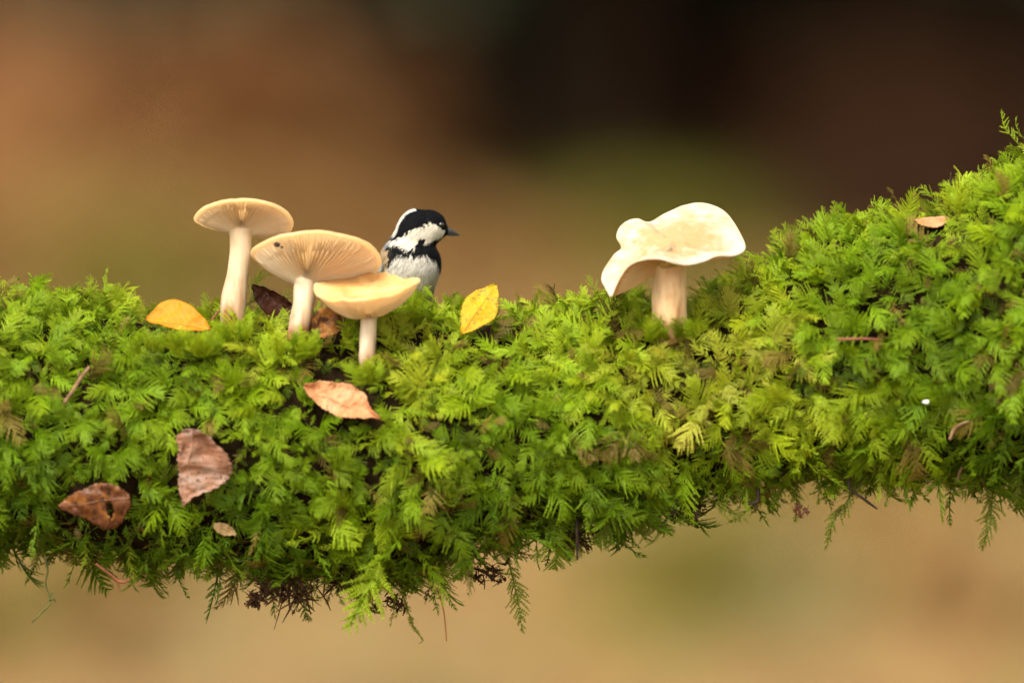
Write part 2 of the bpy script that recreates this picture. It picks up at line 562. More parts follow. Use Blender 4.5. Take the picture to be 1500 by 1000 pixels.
rs = np.random.default_rng(77)
def band(k, lo, hi): return [(P(float(rs.uniform(-40, 1540)), 300, yy).x, yy, float(rs.uniform(lo, hi))) for yy in rs.uniform(10.8, 21, k)]
g1 = mesh_obj('grass_tussock', *make_tussock(8), M['tussock'], smooth=False)
scatter('grass_tussock', g1, band(14, .35, .75), 'low olive grass tussock blurred in the clearing below the log', 'grass', 'low tussocks in the clearing')
b5 = mesh_obj('bracken', *make_bracken(9), M['bracken_russet'], smooth=False)
scatter('bracken', b5, band(14, .12, .26), 'low russet bracken sprout blurred in the clearing below the log', 'bracken', 'low russet bracken in the clearing')
b6 = mesh_obj('bracken', *make_bracken(10), noise_mat('bracken_straw', [(.3, (.26, .16, .060)), (.7, (.40, .27, .11))], 6, 3, .8), smooth=False)
scatter('bracken', b6, band(12, .12, .26), 'low straw-coloured bracken sprout blurred in the clearing below the log', 'bracken', 'low straw bracken in the clearing')
bm = bmesh.new(); bmesh.ops.create_icosphere(bm, subdivisions=4, radius=.10)
vv = np.array([tuple(v.co) for v in bm.verts])
for v, w in zip(bm.verts, fbm(vv * 6, 91)):
    v.co *= 1 + .22 * w; v.co.z *= .62
me = bpy.data.meshes.new('stone'); bm.to_mesh(me); bm.free(); me.shade_smooth()
me.materials.append(noise_mat('lichen_stone', [(.3, (.20, .18, .10)), (.7, (.30, .28, .18))], 14, 5, .9, .5, 40, .01))
st_ = bpy.data.objects.new('stone', me); col.objects.link(st_)
sx, sy_ = P(1140, 900, 12.2).x, 12.2
st_.location = (sx, sy_, gz(sx, sy_) + .05)
tag(st_, 'pale lichen-grey stone lying blurred on the forest floor below the log', 'stone')

# ------------------------------------------------------------------ the log
LX = np.array([-300, 0, 150, 400, 600, 750, 900, 1000, 1100, 1200, 1300, 1400, 1500, 1800, 2200.])
LT = np.array([412, 412, 432, 442, 444, 448, 432, 430, 396, 330, 308, 280, 220, 110, 20.])
LB = np.array([810, 814, 838, 852, 872, 814, 766, 740, 728, 722, 720, 716, 728, 740, 760.])
M_TOP, M_BOT = 34, 40                        # moss thickness, pixels
zA = float(P(750, 0, 0).z)
def _z(py): return zA - np.asarray(py) * S
core_t, core_b = LT + M_TOP, LB - M_BOT
kx = (LX - 750) * S
kz = (_z(core_t) + _z(core_b)) / 2
kr = (core_b - core_t) * S / 2
kx = np.concatenate([[-1.55, -1.1, -.75], kx, [.8, 1.4]])
kz = np.concatenate([[.02, .45, .80], kz, [1.18, 1.40]])
kr = np.concatenate([[.030, .036, .040], kr, [.085, .07]])
_dx = np.linspace(-1.6, 1.45, 3051)
_k = np.exp(-np.linspace(-2, 2, 41) ** 2); _k /= _k.sum()
def _sm(a):
    v = np.interp(_dx, kx, a)
    return np.convolve(np.pad(v, 20, 'edge'), _k, 'valid')
_cz, _cr = _sm(kz), _sm(kr)
def log_c(x): return np.interp(x, _dx, _cz)
def log_r(x): return np.interp(x, _dx, _cr)

def log_point(x, phi, extra=0.0):
    """phi 0 = top, 90deg = towards the camera"""
    x = np.asarray(x, float); phi = np.asarray(phi, float)
    r = log_r(x)
    q = np.stack([x * 26, np.sin(phi) * 1.4 + 5, np.cos(phi) * 1.4], 1)
    lump = .0045 * vnoise(q, 11) + .0022 * vnoise(q * 2.3, 12)
    rr = r + lump + extra
    return np.stack([x, -rr * .93 * np.sin(phi), log_c(x) + rr * np.cos(phi)], 1)

def surf_y(px, py, lift=0.004):
    """depth of the moss front under a photograph pixel"""
    x = (px - 750) * S
    z = zA - py * S
    r = float(log_r(x)) + .006
    h = (z - float(log_c(x))) / r
    h = max(-.97, min(.97, h))
    return -.93 * r * math.sqrt(1 - h * h) - lift

def build_log():
    xs = np.concatenate([np.linspace(-1.55, -.32, 60), np.linspace(-.31, .31, 260), np.linspace(.32, 1.4, 50)])
    nphi = 72
    V = []
    for x in xs:
        ph = np.linspace(0, 2 * np.pi, nphi, endpoint=False)
        p = log_point(np.full(nphi, x), ph)
        p += (p - np.array([x, 0, float(log_c(x))])) * (.05 * fbm(p * 120, 5)[:, None])
        V.append(p)
    m = len(xs)
    V = np.concatenate(V)
    Fc = [(i * nphi + k, i * nphi + (k + 1) % nphi, (i + 1) * nphi + (k + 1) % nphi, (i + 1) * nphi + k) for i in range(m - 1) for k in range(nphi)]
    Fc.append(tuple(range(nphi)))
    Fc.append(tuple((m - 1) * nphi + k for k in reversed(range(nphi))))
    o = mesh_obj('fallen_log', V, Fc, M['bark'])
    tag(o, 'dark wet fallen log lying level under a thick coat of green moss', 'log')
build_log()

# ------------------------------------------------------------------ moss fronds
def frond_mesh(seed, W=.42, n=15, e0=55, e1=-28, bend=0.0, leaflet=.052, droop=.30, step=.024, dens=1.0, whorl=.22):
    """feathery moss shoot of unit length: stem, side branches, tiny leaves. x along, z dorsal."""
    r = np.random.default_rng(seed)
    m = 24
    ang = np.radians(np.linspace(e0, e1, m))
    yaw = np.radians(np.linspace(0, bend, m))
    pts = [np.zeros(3)]
    for i in range(m - 1):
        a, b = ang[i], yaw[i]
        pts.append(pts[-1] + np.array([math.cos(a) * math.cos(b), math.cos(a) * math.sin(b), math.sin(a)]) / (m - 1))
    pts = np.array(pts)
    V, Fc, A = [], [], []
    def add_tube(path, rads, age):
        v, f = tube([Vector(p) for p in path], rads, 3, False)
        o = len(V)
        V.extend([tuple(q) for q in v]); Fc.extend([tuple(i + o for i in q) for q in f])
        k = len(path)
        for i in range(k):
            A.extend([age[0] + (age[1] - age[0]) * i / (k - 1)] * 3)
    def leaflets(path, up, ln, age, st):
        path = np.asarray(path)
        seg = np.linalg.norm(np.diff(path, axis=0), axis=1)
        cum = np.concatenate([[0], np.cumsum(seg)])
        tot = cum[-1]
        s = st * .4
        side = 1
        while s < tot:
            i = min(int(np.searchsorted(cum, s) - 1), len(seg) - 1); i = max(i, 0)
            p = path[i] + (path[i + 1] - path[i]) * ((s - cum[i]) / seg[i])
            t = (path[i + 1] - path[i]) / seg[i]
            b = np.cross(up, t); b /= np.linalg.norm(b) + 1e-9
            nn = np.cross(t, b)
            fr = s / tot
            l = ln * (1 - .55 * fr) * r.uniform(.75, 1.2)
            for sd in (-1, 1):
                d = t * r.uniform(.55, .85) + b * sd * r.uniform(.6, .85) + nn * r.uniform(-.15, .45)
                d /= np.linalg.norm(d)
                w = np.cross(d, nn); w /= np.linalg.norm(w) + 1e-9
                o = len(V)
                V.extend([tuple(p), tuple(p + d * l * .45 + w * l * .25 + nn * l * .05), tuple(p + d * l), tuple(p + d * l * .45 - w * l * .25 + nn * l * .05)])
                Fc.extend([(o, o + 1, o + 2), (o, o + 2, o + 3)])
                g = age[0] + (age[1] - age[0]) * fr
                A.extend([g * .9, g, min(1, g + .12), g])
            s += st * r.uniform(.8, 1.25)
    add_tube(pts, np.linspace(.016, .005, m), (.05, .75))
    for i in range(n):
        t = .10 + .88 * (i + r.uniform(-.2, .2)) / n
        prof = (t / .32) ** .7 if t < .32 else ((1 - t) / .68) ** .62 + .05
        for sd in (-1, 1):
            if r.random() > dens:
                continue
            l = W * prof * r.uniform(.62, 1.18)
            q = t * (m - 1); k = min(int(q), m - 2)
            p0 = pts[k] + (pts[k + 1] - pts[k]) * (q - k)
            ta = pts[k + 1] - pts[k]; ta /= np.linalg.norm(ta)
            b = np.array([-math.sin(yaw[k]), math.cos(yaw[k]), 0]) * sd
            nn = np.cross(ta, b * sd); nn /= np.linalg.norm(nn)
            ww = r.normal(0, whorl)
            b, nn = b * math.cos(ww) + nn * math.sin(ww), nn * math.cos(ww) - b * math.sin(ww)
            a = math.radians(64 - 26 * t + r.uniform(-13, 13))
            d = ta * math.cos(a) + b * math.sin(a) + nn * r.uniform(-.05, .22)
            path = []
            for u in np.linspace(0, 1, 5):
                path.append(p0 + d * l * u + ta * l * .22 * u * u - nn * l * droop * u * u)
            add_tube(path, np.linspace(.011, .005, 5), (.35 + .25 * t, .85))
            leaflets(path, nn, leaflet * (.75 + .35 * prof), (.45 + .2 * t, 1.0), step)
    leaflets(pts[int(m * .5):], np.array([0, 0, 1.]), leaflet * .8, (.5, 1.0), step * 1.2)
    return V, Fc, A

lib = bpy.data.collections.new('moss_frond_kinds')          # not linked: only a source for the moss object's own geometry nodes
variants = []
for k in range(18):
    kw = dict(W=rng.uniform(.27, .44), n=int(rng.integers(12, 18)), e0=rng.uniform(5, 55), e1=rng.uniform(-45, 15),
              bend=rng.uniform(-35, 35), droop=rng.uniform(.12, .42), leaflet=rng.uniform(.036, .046), dens=rng.uniform(.86, 1.0))
    if k >= 14:                                            # thin straggly shoots
        kw.update(W=rng.uniform(.14, .24), n=13, dens=.72, leaflet=.036, whorl=.7)
    V, Fc, A = frond_mesh(100 + k, **kw)
    me = bpy.data.meshes.new('frond')
    me.from_pydata(V, [], Fc)
    me.shade_smooth()
    a = me.attributes.new('age', 'FLOAT', 'POINT')
    a.data.foreach_set('value', np.array(A, np.float32))
    me.materials.append(M['moss'])
    o = bpy.data.objects.new('frond_%02d' % k, me)
    lib.objects.link(o)
    variants.append(o)

# places that stay free: mushroom feet, leaves, bird (photograph px, py, radius)
KEEP = [(341, 452, 22), (438, 468, 22), (538, 508, 15), (980, 430, 26),
        (258, 460, 36), (288, 470, 30), (226, 464, 26),
        (705, 455, 34), (695, 478, 20),
        (475, 570, 30), (505, 580, 34), (535, 596, 22),
        (285, 650, 28), (300, 680, 40), (275, 715, 22),
        (112, 740, 32), (145, 742, 40), (172, 730, 26), (145, 715, 24),
        (400, 442, 26), (480, 472, 30), (1368, 324, 22), (330, 776, 14)]

def build_moss():
    pos, nrm = [], []
    cell = {}
    dmin = .0050
    n_try = 76000
    xs = rng.uniform(-.30, .30, n_try)
    ph = rng.uniform(-np.pi, np.pi, n_try)
    # thinner on the underside and at the back
    dens = np.where(np.cos(ph) < -.80, .35, np.where(np.cos(ph) < -.55, .65, 1.0)) * np.where(np.sin(ph) < -.55, .45, 1.0)
    keep = rng.random(n_try) < dens
    xs, ph = xs[keep], ph[keep]
    p = log_point(xs, ph, .0005)
    c = np.stack([xs, xs * 0, log_c(xs)], 1)
    nn = p - c
    nn[:, 1] *= 1.1
    nn /= np.linalg.norm(nn, axis=1)[:, None]
    for q, nv in zip(p, nn):
        k = tuple((q / dmin).astype(int))
        ok = True
        for a in (-1, 0, 1):
            for b in (-1, 0, 1):
                for d in (-1, 0, 1):
                    for w in cell.get((k[0] + a, k[1] + b, k[2] + d), ()):
                        if np.sum((w - q) ** 2) < dmin * dmin:
                            ok = False
                            break
        if ok:
            cell.setdefault(k, []).append(q)
            pos.append(q); nrm.append(nv)
    pos, nrm = np.array(pos), np.array(nrm)
    pxs, pys = to_px_arr(pos)
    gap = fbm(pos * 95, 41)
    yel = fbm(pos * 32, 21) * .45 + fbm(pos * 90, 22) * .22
    P_, R_, S_, I_, T_ = [], [], [], [], []
    green = np.array([.225, .370, .009]); lime = np.array([.355, .470, .018]); olive = np.array([.43, .43, .065])
    brown = np.array([.17, .135, .028]); deep = np.array([.10, .205, .005])
    up = np.array([0, 0, 1.])
    for ci in range(len(pos)):
        c, n = pos[ci], nrm[ci]
        px, py = pxs[ci], pys[ci]
        front = n[1] < .25
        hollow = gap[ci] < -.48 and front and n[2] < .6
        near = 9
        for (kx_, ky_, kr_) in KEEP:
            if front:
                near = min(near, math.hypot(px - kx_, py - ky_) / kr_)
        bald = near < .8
        if not front and 535 < px < 660 and n[2] > .2:        # where the bird sits
            if c[1] > .006:
                continue
        # yellow patch around the pale mushroom, greener elsewhere
        yz = math.exp(-(((px - 1110) / 170) ** 2 + ((py - 545) / 110) ** 2))
        y = yel[ci] + .80 * yz - .06 + .42 * max(0, n[2] - .2) - .45 * max(0, .15 - n[2])  # fall of daylight put into the tint: lighter on top, darker on lower faces
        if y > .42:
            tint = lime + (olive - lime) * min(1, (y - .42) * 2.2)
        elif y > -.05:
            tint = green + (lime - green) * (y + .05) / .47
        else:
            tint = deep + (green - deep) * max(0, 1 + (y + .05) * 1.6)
        m = int(rng.integers(3, 6))
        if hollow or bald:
            tint = deep * .75 + brown * .15  # gaps and covered spots painted dark, shade put into the tint
        a0 = rng.uniform(0, 2 * np.pi)
        # tangent frame; t1 runs downhill
        t1 = -up + n * n[2]
        if np.linalg.norm(t1) < .2:
            t1 = np.array([0, -1., 0]) - n * (-n[1])
        t1 /= np.linalg.norm(t1)
        t2 = np.cross(n, t1)
        droop = max(0., .75 - max(0, n[2]) * 1.1)
        dead = rng.random() < .02
        for k in range(m):
            a = a0 + 2 * np.pi * k / m + rng.uniform(-.9, .9)
            d = t1 * (math.cos(a) + droop * .9) + t2 * math.sin(a)
            d /= np.linalg.norm(d) + 1e-9
            lift = rng.uniform(-.1, .6) if k else rng.uniform(.2, 1.2)
            if n[2] > .75:
                lift += rng.uniform(0, .5)
            x = d * math.cos(lift) + n * math.sin(lift)
            z = n * math.cos(lift) - d * math.sin(lift) + rng.normal(0, .30, 3)
            z -= x * z.dot(x); z /= np.linalg.norm(z)
            yv = np.cross(z, x)
            e = Matrix((tuple(x), tuple(yv), tuple(z))).transposed().to_euler()
            sc = .0080 + .0122 * rng.random() ** 1.2
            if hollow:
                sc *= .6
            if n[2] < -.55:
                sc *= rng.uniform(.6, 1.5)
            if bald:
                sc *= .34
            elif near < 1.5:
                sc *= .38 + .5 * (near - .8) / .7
            if n[2] > .8 :
                sc *= .82
            if front and not bald:
                tp = c + x * sc * .75
                tx_, ty_ = to_px(tp)
                if any(math.hypot(tx_ - a_, ty_ - b_) < r_ * .95 for a_, b_, r_ in KEEP):
                    continue
            vi = int(rng.integers(0, 14))
            if rng.random() < (.75 if n[2] < -.55 else .16):
                vi = int(rng.integers(14, 18))
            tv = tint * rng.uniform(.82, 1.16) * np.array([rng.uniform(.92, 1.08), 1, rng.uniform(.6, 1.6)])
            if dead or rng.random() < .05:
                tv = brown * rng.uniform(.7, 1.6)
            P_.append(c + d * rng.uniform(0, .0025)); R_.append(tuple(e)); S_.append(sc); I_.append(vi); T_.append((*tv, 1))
    # small shoots crowding round the mushroom feet
    for fx, fy, fw in ((341, 474, 22), (437, 493, 20), (538, 535, 16), (981, 468, 32), (258, 490, 44), (296, 492, 20)):
        for k in range(int(fw * .85)):
            bx = fx + rng.uniform(-1.25, 1.25) * fw
            by = fy + rng.uniform(20, 34)
            b = np.array(P(bx, by, surf_y(bx, by, .003)))
            x = np.array([rng.normal(0, .35), -.35 + rng.normal(0, .25), .9]); x /= np.linalg.norm(x)
            z = np.array([rng.normal(0, .4), -.8, -.2 + rng.normal(0, .3)]); z -= x * z.dot(x); z /= np.linalg.norm(z)
            e = Matrix((tuple(x), tuple(np.cross(z, x)), tuple(z))).transposed().to_euler()
            tv = (green + (lime - green) * rng.uniform(0, 1)) * rng.uniform(.75, 1.15)
            P_.append(b); R_.append(tuple(e)); S_.append((by - fy) * S * rng.uniform(1.15, 1.6)); I_.append(int(rng.integers(0, 14))); T_.append((*tv, 1))
    me = bpy.data.meshes.new('moss')
    me.from_pydata([tuple(q) for q in P_], [], [])
    for nm, typ, key, dat in (('rot', 'FLOAT_VECTOR', 'vector', R_), ('scl', 'FLOAT', 'value', S_), ('tint', 'FLOAT_COLOR', 'color', T_)):
        a = me.attributes.new(nm, typ, 'POINT')
        a.data.foreach_set(key, np.array(dat, np.float32).ravel())
    a = me.attributes.new('kind_index', 'INT', 'POINT')
    a.data.foreach_set('value', np.array(I_, np.int32))
    o = bpy.data.objects.new('moss', me)
    col.objects.link(o)
    g = bpy.data.node_groups.new('moss_scatter', 'GeometryNodeTree')
    g.interface.new_socket('Geometry', in_out='INPUT', socket_type='NodeSocketGeometry')
    g.interface.new_socket('Geometry', in_out='OUTPUT', socket_type='NodeSocketGeometry')
    nd, ln = g.nodes, g.links
    gi, go = nd.new('NodeGroupInput'), nd.new('NodeGroupOutput')
    mp = nd.new('GeometryNodeMeshToPoints')
    ci = nd.new('GeometryNodeCollectionInfo')
    ci.inputs['Collection'].default_value = lib
    ci.inputs['Separate Children'].default_value = True
    ci.inputs['Reset Children'].default_value = True
    ip = nd.new('GeometryNodeInstanceOnPoints')
    ip.inputs['Pick Instance'].default_value = True
    def na(nm, t):
        q = nd.new('GeometryNodeInputNamedAttribute'); q.data_type = t; q.inputs['Name'].default_value = nm
        return q.outputs['Attribute']
    er = nd.new('FunctionNodeEulerToRotation')
    ln.new(na('rot', 'FLOAT_VECTOR'), er.inputs[0])
    ln.new(gi.outputs[0], mp.inputs[0])
    ln.new(mp.outputs[0], ip.inputs['Points'])
    ln.new(ci.outputs[0], ip.inputs['Instance'])
    ln.new(na('kind_index', 'INT'), ip.inputs['Instance Index'])
    ln.new(er.outputs[0], ip.inputs['Rotation'])
    ln.new(na('scl', 'FLOAT'), ip.inputs['Scale'])
    ln.new(ip.outputs[0], go.inputs[0])
    md = o.modifiers.new('scatter', 'NODES')
    md.node_group = g
    tag(o, 'thick feathery green and yellow moss covering the log', 'moss', kind='stuff')
    print('moss clusters', len(pos), 'fronds', len(P_))
build_moss()

# ------------------------------------------------------------------ mushrooms
def cream_mat(name, stops, scale, sss=.25, rough=.5, stain=None, stretch=(1, 1, 1), trans=0.0):
    m, n, l, b = new_mat(name)
    tc = n.new("ShaderNodeTexCoord")
    mp = N(n, "ShaderNodeMapping"); mp.inputs['Scale'].default_value = stretch
    l.new(tc.outputs['Object'], mp.inputs[0])
    nz = N(n, "ShaderNodeTexNoise", Scale=scale, Detail=5.0, Roughness=.6)
    l.new(mp.outputs[0], nz.inputs['Vector'])
    rp = ramp(n, stops)
    l.new(nz.outputs['Fac'], rp.inputs[0])
    c = rp.outputs[0]
    if stain:
        at = N(n, "ShaderNodeAttribute", attribute_name="stain")
        n2 = N(n, "ShaderNodeTexNoise", Scale=scale * 2.2, Detail=4.0)
        l.new(mp.outputs[0], n2.inputs['Vector'])
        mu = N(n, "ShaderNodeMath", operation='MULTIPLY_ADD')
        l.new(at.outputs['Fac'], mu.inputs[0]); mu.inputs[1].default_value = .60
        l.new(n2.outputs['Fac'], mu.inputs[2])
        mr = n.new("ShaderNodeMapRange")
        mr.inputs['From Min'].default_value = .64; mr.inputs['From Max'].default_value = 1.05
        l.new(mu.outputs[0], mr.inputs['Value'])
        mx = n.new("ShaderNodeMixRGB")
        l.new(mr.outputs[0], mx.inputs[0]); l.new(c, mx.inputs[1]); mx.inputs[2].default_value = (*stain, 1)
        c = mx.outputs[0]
    l.new(c, b.inputs['Base Color'])
    b.inputs['Roughness'].default_value = rough
    b.inputs['Specular IOR Level'].default_value = .3
    b.inputs['Subsurface Weight'].default_value = sss
    b.inputs['Subsurface Radius'].default_value = (1.0, .55, .25)
    b.inputs['Subsurface Scale'].default_value = .003
    n3 = N(n, "ShaderNodeTexNoise", Scale=scale * 5, Detail=3.0)
    l.new(mp.outputs[0], n3.inputs['Vector'])
    bp = N(n, "ShaderNodeBump", Strength=.25, Distance=.0006)
    l.new(n3.outputs['Fac'], bp.inputs['Height']); l.new(bp.outputs[0], b.inputs['Normal'])
    if trans:                                             # thin flesh that lets daylight through
        tr = n.new("ShaderNodeBsdfTranslucent")
        tr.inputs['Color'].default_value = (.96, .82, .58, 1)
        ms = N(n, "ShaderNodeMixShader"); ms.inputs[0].default_value = trans
        l.new(b.outputs[0], ms.inputs[1]); l.new(tr.outputs[0], ms.inputs[2])
        l.new(ms.outputs[0], n['Material Output'].inputs['Surface'])
    return m

M['cap_cream'] = cream_mat('cap_cream', [(.3, (.72, .52, .32)), (.5, (.78, .63, .43)), (.7, (.80, .70, .54))], 90, trans=.68)
M['cap_orange'] = cream_mat('cap_orange', [(.3, (.74, .36, .11)), (.5, (.76, .48, .21)), (.7, (.76, .56, .32))], 110, trans=.35)
M['cap_pale'] = cream_mat('cap_pale', [(.32, (.34, .25, .15)), (.45, (.40, .34, .255)), (.62, (.45, .415, .345))], 130, stain=(.36, .235, .115))
M['gill_bed'] = cream_mat('gill_bed', [(.3, (.86, .48, .22)), (.7, (.90, .58, .30))], 60, .1, trans=.62)
M['gill_bed_tan'] = cream_mat('gill_bed_tan', [(.3, (.42, .22, .09)), (.7, (.52, .31, .15))], 60, .1)
M['gill'] = cream_mat('gill', [(.3, (.90, .74, .54)), (.7, (.94, .84, .67))], 60, .05, trans=.28)
M['gill_tan'] = cream_mat('gill_tan', [(.3, (.55, .34, .17)), (.7, (.70, .48, .27))], 60, .2)
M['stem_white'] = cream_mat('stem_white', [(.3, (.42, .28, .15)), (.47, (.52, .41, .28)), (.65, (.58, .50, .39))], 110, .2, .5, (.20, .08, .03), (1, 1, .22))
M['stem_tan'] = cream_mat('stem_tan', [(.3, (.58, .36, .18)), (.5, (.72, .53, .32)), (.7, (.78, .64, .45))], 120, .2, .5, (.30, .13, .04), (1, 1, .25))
M['smudge'] = noise_mat('grey_smudge', [(.3, (.16, .15, .11)), (.7, (.30, .27, .19))], 500)
M['dirt_spot'] = noise_mat('dirt_spot', [(.3, (.01, .006, .004)), (.7, (.04, .02, .01))], 600)

def mushroom(name, label, y0, rim, topc, tc, t_rim, stem, cap_mat, gill_mat, stem_mat, dome=.0, p_exp=1.0, quad=True, ngill=90, gdepth=.0022, spots=(), wav=.00035):
    """rim: (px, py, dy_mm[, bulge dx px, dy px, mm]); topc: (px,py,dy_mm); tc: cap thickness over the stem (px); stem: (px,py,dy_mm,r_px) from top to foot"""
    foot = P(stem[-1][0], stem[-1][1], y0 + stem[-1][2] * .001)
    root = empty(name, foot)
    R3 = [list(P(q[0], q[1], y0 + q[2] * .001)) + ([q[3] * S, q[5] * .001, -q[4] * S] if len(q) > 3 else [0, 0, 0]) for q in rim]
    n = 160
    rp = closed_path(R3, n)
    rim3, bul = rp[:, :3], rp[:, 3:]
    wob = wav * fbm(rim3 * 70, 37) + .00015 * fbm(rim3 * 300, 38)
    rim3 = rim3 + np.stack([wob * 0, wob * 0, wob], 1)
    T = np.array(P(topc[0], topc[1], y0 + topc[2] * .001))
    cen = rim3.mean(0)
    nrm = np.zeros(3)
    for i in range(n):
        nrm += np.cross(rim3[i] - cen, rim3[(i + 1) % n] - cen)
    nrm /= np.linalg.norm(nrm)
    if nrm[2] < 0: nrm = -nrm
    st = np.array([float(v) for v in P(stem[0][0], stem[0][1], y0 + stem[0][2] * .001)])
    rings = 26
    ss = np.linspace(0, 1, rings)
    def top(s):
        base = T + (rim3 - T) * s
        return base + nrm * (dome * (1 - s * s) * s * 1.6) + bul * (4 * s * (1 - s))[..., None] if np.ndim(s) else base + nrm * dome * (1 - s * s) * s * 1.6 + bul * 4 * s * (1 - s)
    def thick(s):
        f = (1 - s ** 2) if quad else (1 - s) ** p_exp
        return t_rim + (tc * S - t_rim) * f
    shift = st - (T - nrm * tc * S)                       # the stem top need not lie under the cap's middle
    def under(s):
        return top(s) - nrm * thick(s) + shift * (1 - s) ** 1.5
    V, Fc = [], []
    lum = fbm(rim3 * 90, 31)
    for s in ss[1:]:
        q = top(s) + nrm * (.0007 * fbm(top(s) * 160, 33))[:, None] * (1 - s ** 4)
        V.append(q)
    # rounded margin
    out = (rim3 - cen); out /= np.linalg.norm(out, axis=1)[:, None]
    for a in (45, 90, 135):
        V.append(rim3 - nrm * t_rim * (.5 - .5 * math.cos(math.radians(a))) + out * t_rim * .5 * math.sin(math.radians(a)))
    us = np.concatenate([np.linspace(1, .12, rings)])
    for s in us:
        V.append(under(s))
    nr = len(V)
    V = np.concatenate(V)
    V = np.vstack([V, T[None]])
    for i in range(nr - 1):
        for k in range(n):
            k2 = (k + 1) % n
            Fc.append((i * n + k, (i + 1) * n + k, (i + 1) * n + k2, i * n + k2))
    ti = len(V) - 1
    for k in range(n):
        Fc.append((ti, k, (k + 1) % n))
    Fc.append(tuple((nr - 1) * n + k for k in range(n)))
    sta = np.concatenate([np.repeat(np.clip(1.15 - ss[1:] ** 2 * 1.3, 0, 1), n), np.zeros((nr - rings + 1) * n), [1.]])
    capo = mesh_obj('cap', V, Fc, cap_mat, root, attrs={'stain': ('FLOAT', sta)})
    capo.data.materials.append(M['gill_bed'] if gill_mat is M['gill'] else M['gill_bed_tan'])
    mi = np.zeros(len(Fc), np.int32); mi[(rings + 1) * n:(nr - 1) * n] = 1
    capo.data.polygons.foreach_set('material_index', mi)
    # gills: thin radial blades below the underside
    gv, gf = [], []
    r2 = np.random.default_rng(len(name) + int(stem[0][0]))
    full = ngill
    for k in range(full * 2):
        short = k % 2
        i = (k / (full * 2) * n + r2.uniform(-.25, .25)) % n
        i0 = int(i) % n; fr = i - int(i); i1 = (i0 + 1) % n
        s0 = .14 if not short else r2.uniform(.42, .7)
        sv = np.linspace(s0, .975, 10)
        tang = rim3[i1] - rim3[i0]; tang /= np.linalg.norm(tang) + 1e-9
        o = len(gv)
        for s in sv:
            u = under(s)
            p = u[i0] * (1 - fr) + u[i1] * fr
            e = (s - s0) / (.975 - s0)
            dp = gdepth * (min(1, (1 - e) * 2.6) ** .7) * (min(1, e * 3) ** .6 if short else 1) * (1 if not short else .7)
            hw = .00022 * (.35 + .65 * s)
            lo = p - nrm * dp
            gv += [p + tang * hw + nrm * .0003, p - tang * hw + nrm * .0003, lo - tang * hw * .35, lo + tang * hw * .35]
        for q in range(9):
            a = o + q * 4; b = a + 4
            gf += [(a, b, b + 3, a + 3), (a + 1, a + 2, b + 2, b + 1), (a + 2, a + 3, b + 3, b + 2)]
    g = mesh_obj('gills', gv, gf, gill_mat, capo, smooth=False)
    g['kind'] = 'stuff'
    g.parent = root; g.matrix_parent_inverse = Matrix.Translation(root.location).inverted()
    # stem
    sp = smooth_path([(*P(q[0], q[1], y0 + q[2] * .001), q[3] * S) for q in stem], 60)
    path = [Vector(q[:3]) for q in sp]
    extra = Vector(st) + Vector(nrm) * tc * S * .5
    path = [extra] + path
    rad = [sp[0][3] * 1.02] + [q[3] for q in sp]
    sv, sf = tube(path, rad, 40, True, .022, stem[0][0])
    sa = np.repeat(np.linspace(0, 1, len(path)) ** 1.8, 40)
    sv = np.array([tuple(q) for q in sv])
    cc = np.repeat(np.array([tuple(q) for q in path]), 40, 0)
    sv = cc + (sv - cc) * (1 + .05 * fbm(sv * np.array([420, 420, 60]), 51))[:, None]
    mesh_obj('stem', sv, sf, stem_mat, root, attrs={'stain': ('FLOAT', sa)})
    for (px, py, rpx, dy, *smudge) in spots:
        c = P(px, py, y0 + dy * .001)
        bm = bmesh.new()
        bmesh.ops.create_icosphere(bm, subdivisions=2, radius=rpx * S)
        vv = np.array([tuple(v.co) for v in bm.verts])
        for v, w in zip(bm.verts, fbm(vv * 900, 3)):
            v.co = v.co * (1 + .35 * w); v.co.y *= .5; v.co += c
        me = bpy.data.meshes.new('dirt_speck'); bm.to_mesh(me); bm.free(); me.materials.append(M['smudge'] if smudge else M['dirt_spot'])
        q = bpy.data.objects.new('dirt_speck', me); col.objects.link(q)
        q.parent = root; q.matrix_parent_inverse = Matrix.Translation(root.location).inverted()
    tag(root, label, 'mushroom', 'cream mushrooms on the log')
    return root

mushroom('mushroom', 'tall curved-stem cream mushroom beside the orange-yellow leaf, flat cap showing its gills', -.018,
         [(286, 318, 0), (300, 303, -9), (330, 294, -14), (362, 291.5, -15.5), (396, 296, -13), (418, 308, -7), (428, 325, 0), (420, 340, 7),
          (396, 345, 12), (365, 342, 15), (332, 336, 13), (304, 329, 8)],
         (358, 310, 1), 22, .0011,
         [(353, 336, -1, 17), (353, 350, -1, 16.3), (352, 375, -1, 15.5), (348, 405, -1, 16.5), (343, 435, -2, 17.8), (341, 462, -3, 18.5), (341, 486, -3, 16.5)],
         M['cap_cream'], M['gill'], M['stem_white'], dome=.0015, quad=False, p_exp=1.3, ngill=54, gdepth=.0027)
mushroom('mushroom', 'broad cream mushroom with long gills and a black speck under its tilted cap', -.024,
         [(369, 368, 0), (390, 353, -11), (425, 342, -18), (470, 338, -21), (515, 346, -18), (545, 360, -10), (557, 380, 0), (549, 397, 8),
          (525, 408, 15), (490, 412, 19), (450, 410, 20), (415, 404, 15), (385, 387, 8)],
         (462, 367, 1), 44, .0010,
         [(448, 408, -3, 16.8), (447, 420, -3, 16.5), (445, 440, -4, 16), (441, 462, -5, 15.6), (437, 480, -6, 15.2), (434, 500, -7, 13)],
         M['cap_cream'], M['gill'], M['stem_white'], dome=.001, quad=False, p_exp=1.15, ngill=54, gdepth=.0033,
         spots=((406, 358, 4.6, -15.5), (413, 362, 2.6, -16)))
